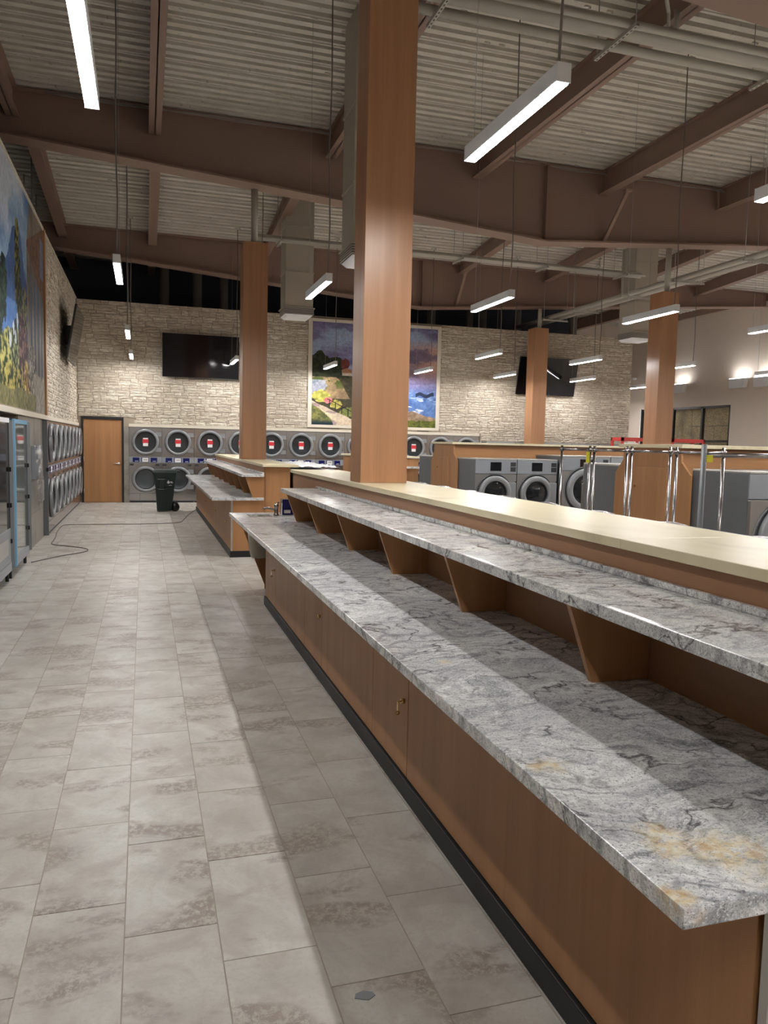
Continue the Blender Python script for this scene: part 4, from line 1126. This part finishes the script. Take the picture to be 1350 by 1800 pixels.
pipes('conduit_run', 'pair of grey conduits crossing before the farthest girder from the second column', [((2.2, 16.75, Z+.03), (11.8, 16.75, Z+.03), .03), ((2.2, 16.95, Z+.07), (11.8, 16.95, Z+.07), .07)],
      [((x, 16.62, Z), (x, 17.2, Z), deck_z(17)) for x in (2.78, 4.8, 6.9, 9.05, 11.2)], 'x')
Z = 5.3
pipes('conduit_run', 'grey cable trough and conduits running front to back at the upper right', [((11.08, 6, Z+.06), (11.08, 22.2, Z+.06), .06), ((11.40, 6, Z+.08), (11.40, 22.2, Z+.08), .08)],
      [((10.85, y_, Z), (11.65, y_, Z), deck_z(y_)) for y_ in (8.2, 10.3, 12.35, 14.4, 16.3, 18.5, 20.1)], 'y')
o = MB().tube([(5.45, 7.6, 7.19), (5.45, 7.6, 6.62), (5.46, 7.62, 6.56), (5.62, 7.80, 6.56), (5.66, 7.84, 6.55), (5.66, 7.84, 6.40)], .022, 10).tube([(5.78, 7.86, 6.4), (5.78, 7.86, 6.62)], .03, 10).build('bent_conduit', 'galv')
tag(o, 'bent grey conduit dropping onto the fat conduits at the top right', 'pipe')
for i, x in enumerate((.545, 1.43, 2.15, 3.95, 6.25, 8.4, 9.65, 10.1, 11.3, 13.3)):
    o = MB().tube([(x, 22.6, 1.9), (x, 22.6, 6.66)], .125, 16).build('exhaust_duct', 'ductround'); tag(o, f'{ORD[i]} round dryer exhaust duct from the left, rising behind the stone wall', 'duct', 'round exhaust ducts behind the stone wall')
for i, (x, y) in enumerate(((-2.3, 11.4), (-2.25, 12.4), (-2.3, 12.9), (-2.2, 14.2), (-2.0, 16.3), (-2.3, 17.6), (-2.2, 18.6))):
    o = MB().tube([(x, y, 4.6), (x, y, deck_z(y)-.01)], .012, 6).build('hanger_rod', 'wiregrey'); tag(o, f'{ORD[i]} thin hanger rod from the near end, above the left wall', 'rod', 'hanger rods above the left wall')
    MB().box(-.04, .04, -.04, .04, -.02, .0).build('rod_plate', 'galv', o, 0, (x, y, 4.6))

# ------------------------------------------------------------------ right wall fittings
M['uplamp'] = (lambda t_: t_.set(base=(.9, .9, .9), emit=LAMP_COLOR, es=UPLIGHT_STRENGTH))(NT('uplight_lens'))
UP = [(24.3, 3.93, 'white wall uplight farthest back, right of the wood column'), (21.3, 3.92, 'white wall uplight under the rightmost lights, left of its pair'), (20.2, 3.90, 'white wall uplight cut by the right edge of the picture')]
UPW = ['nearest the window', 'second from the window', 'third from the window', 'fourth from the window', 'fifth from the window']
UP += [(y, 3.92, f'added fill uplight on the right wall outside the picture, {UPW[q]}') for q, y in enumerate((16.5, 12.5, 8.5, 4.5, .5))]  # unseen extra uplights, added to brighten the ceiling from the right
for i, (y, z, lab) in enumerate(UP):
    t_ = thing('wall_uplight', (XR, y, z), 0, lab, 'lamp', 'white uplights on the beige wall')
    frb = MB(); frus(frb, -.30, -.10, -.30, .30, -.15, -.28, -.10, -.36, .36, .165); frb.build('housing', 'white', t_, .01)
    MB().box(-.27, -.16, -.33, .33, .166, .17).build('lens', 'uplamp', t_)
    MB().box(-.10, .0, -.05, .05, -.04, .04).build('wall_bracket', 'white', t_)
sc_ = thing('security_camera', (XR, 27.2, 4.5), 0, 'small white dome camera high on the beige wall beyond the stone wall', 'camera', 'small dome cameras')
MB().lathe_z((-.09, 0, 0), [(.001, -.05), (.07, -.02), (.09, .05), (.001, .05)], 16).box(-.09, 0, -.04, .04, .0, .04).build('dome', 'white', sc_)
sc_ = thing('security_camera', (XL+.06, YB-.1, 4.62), 0, 'tiny dark camera in the stone corner above the wood door', 'camera', 'small dome cameras')
MB().lathe_z((0.02, 0, 0), [(.001, -.05), (.05, -.03), (.06, .04), (.001, .04)], 14).build('dome', 'black', sc_)
MB().box(-.03, .03, .04, .09, .0, .05).build('mount', 'white', sc_)
for (x0, x1, lab) in ((13.05, 13.95, 'red framed display rack left of the right wood column'), (14.75, 15.9, 'red framed display rack right of the wood column, under the window')):
    t_ = thing('red_display_rack', (x0, 19.2, 0), 0, lab, 'rack', 'red framed racks')
    L = x1-x0; mb = MB()
    for x in (0, L-.06):
        for y in (0, .5): mb.box(x, x+.06, y, y+.06, 0, 1.95)
    mb.box(0, L, 0, .06, 1.9, 2.0).box(0, L, .5, .56, 1.9, 2.0).box(0, .06, 0, .56, 1.9, 2.0).box(L-.06, L, 0, .56, 1.9, 2.0)
    mb.build('frame', 'redframe', t_)
    for z in (.4, .9, 1.4): MB().box(.06, L-.06, .03, .53, z, z+.02).build('shelf', 'white', t_)
    MB().box(.2, L-.3, .1, .3, 1.42, 1.85).build('boxed_goods', 'paper', t_)

bpy.context.view_layer.update()
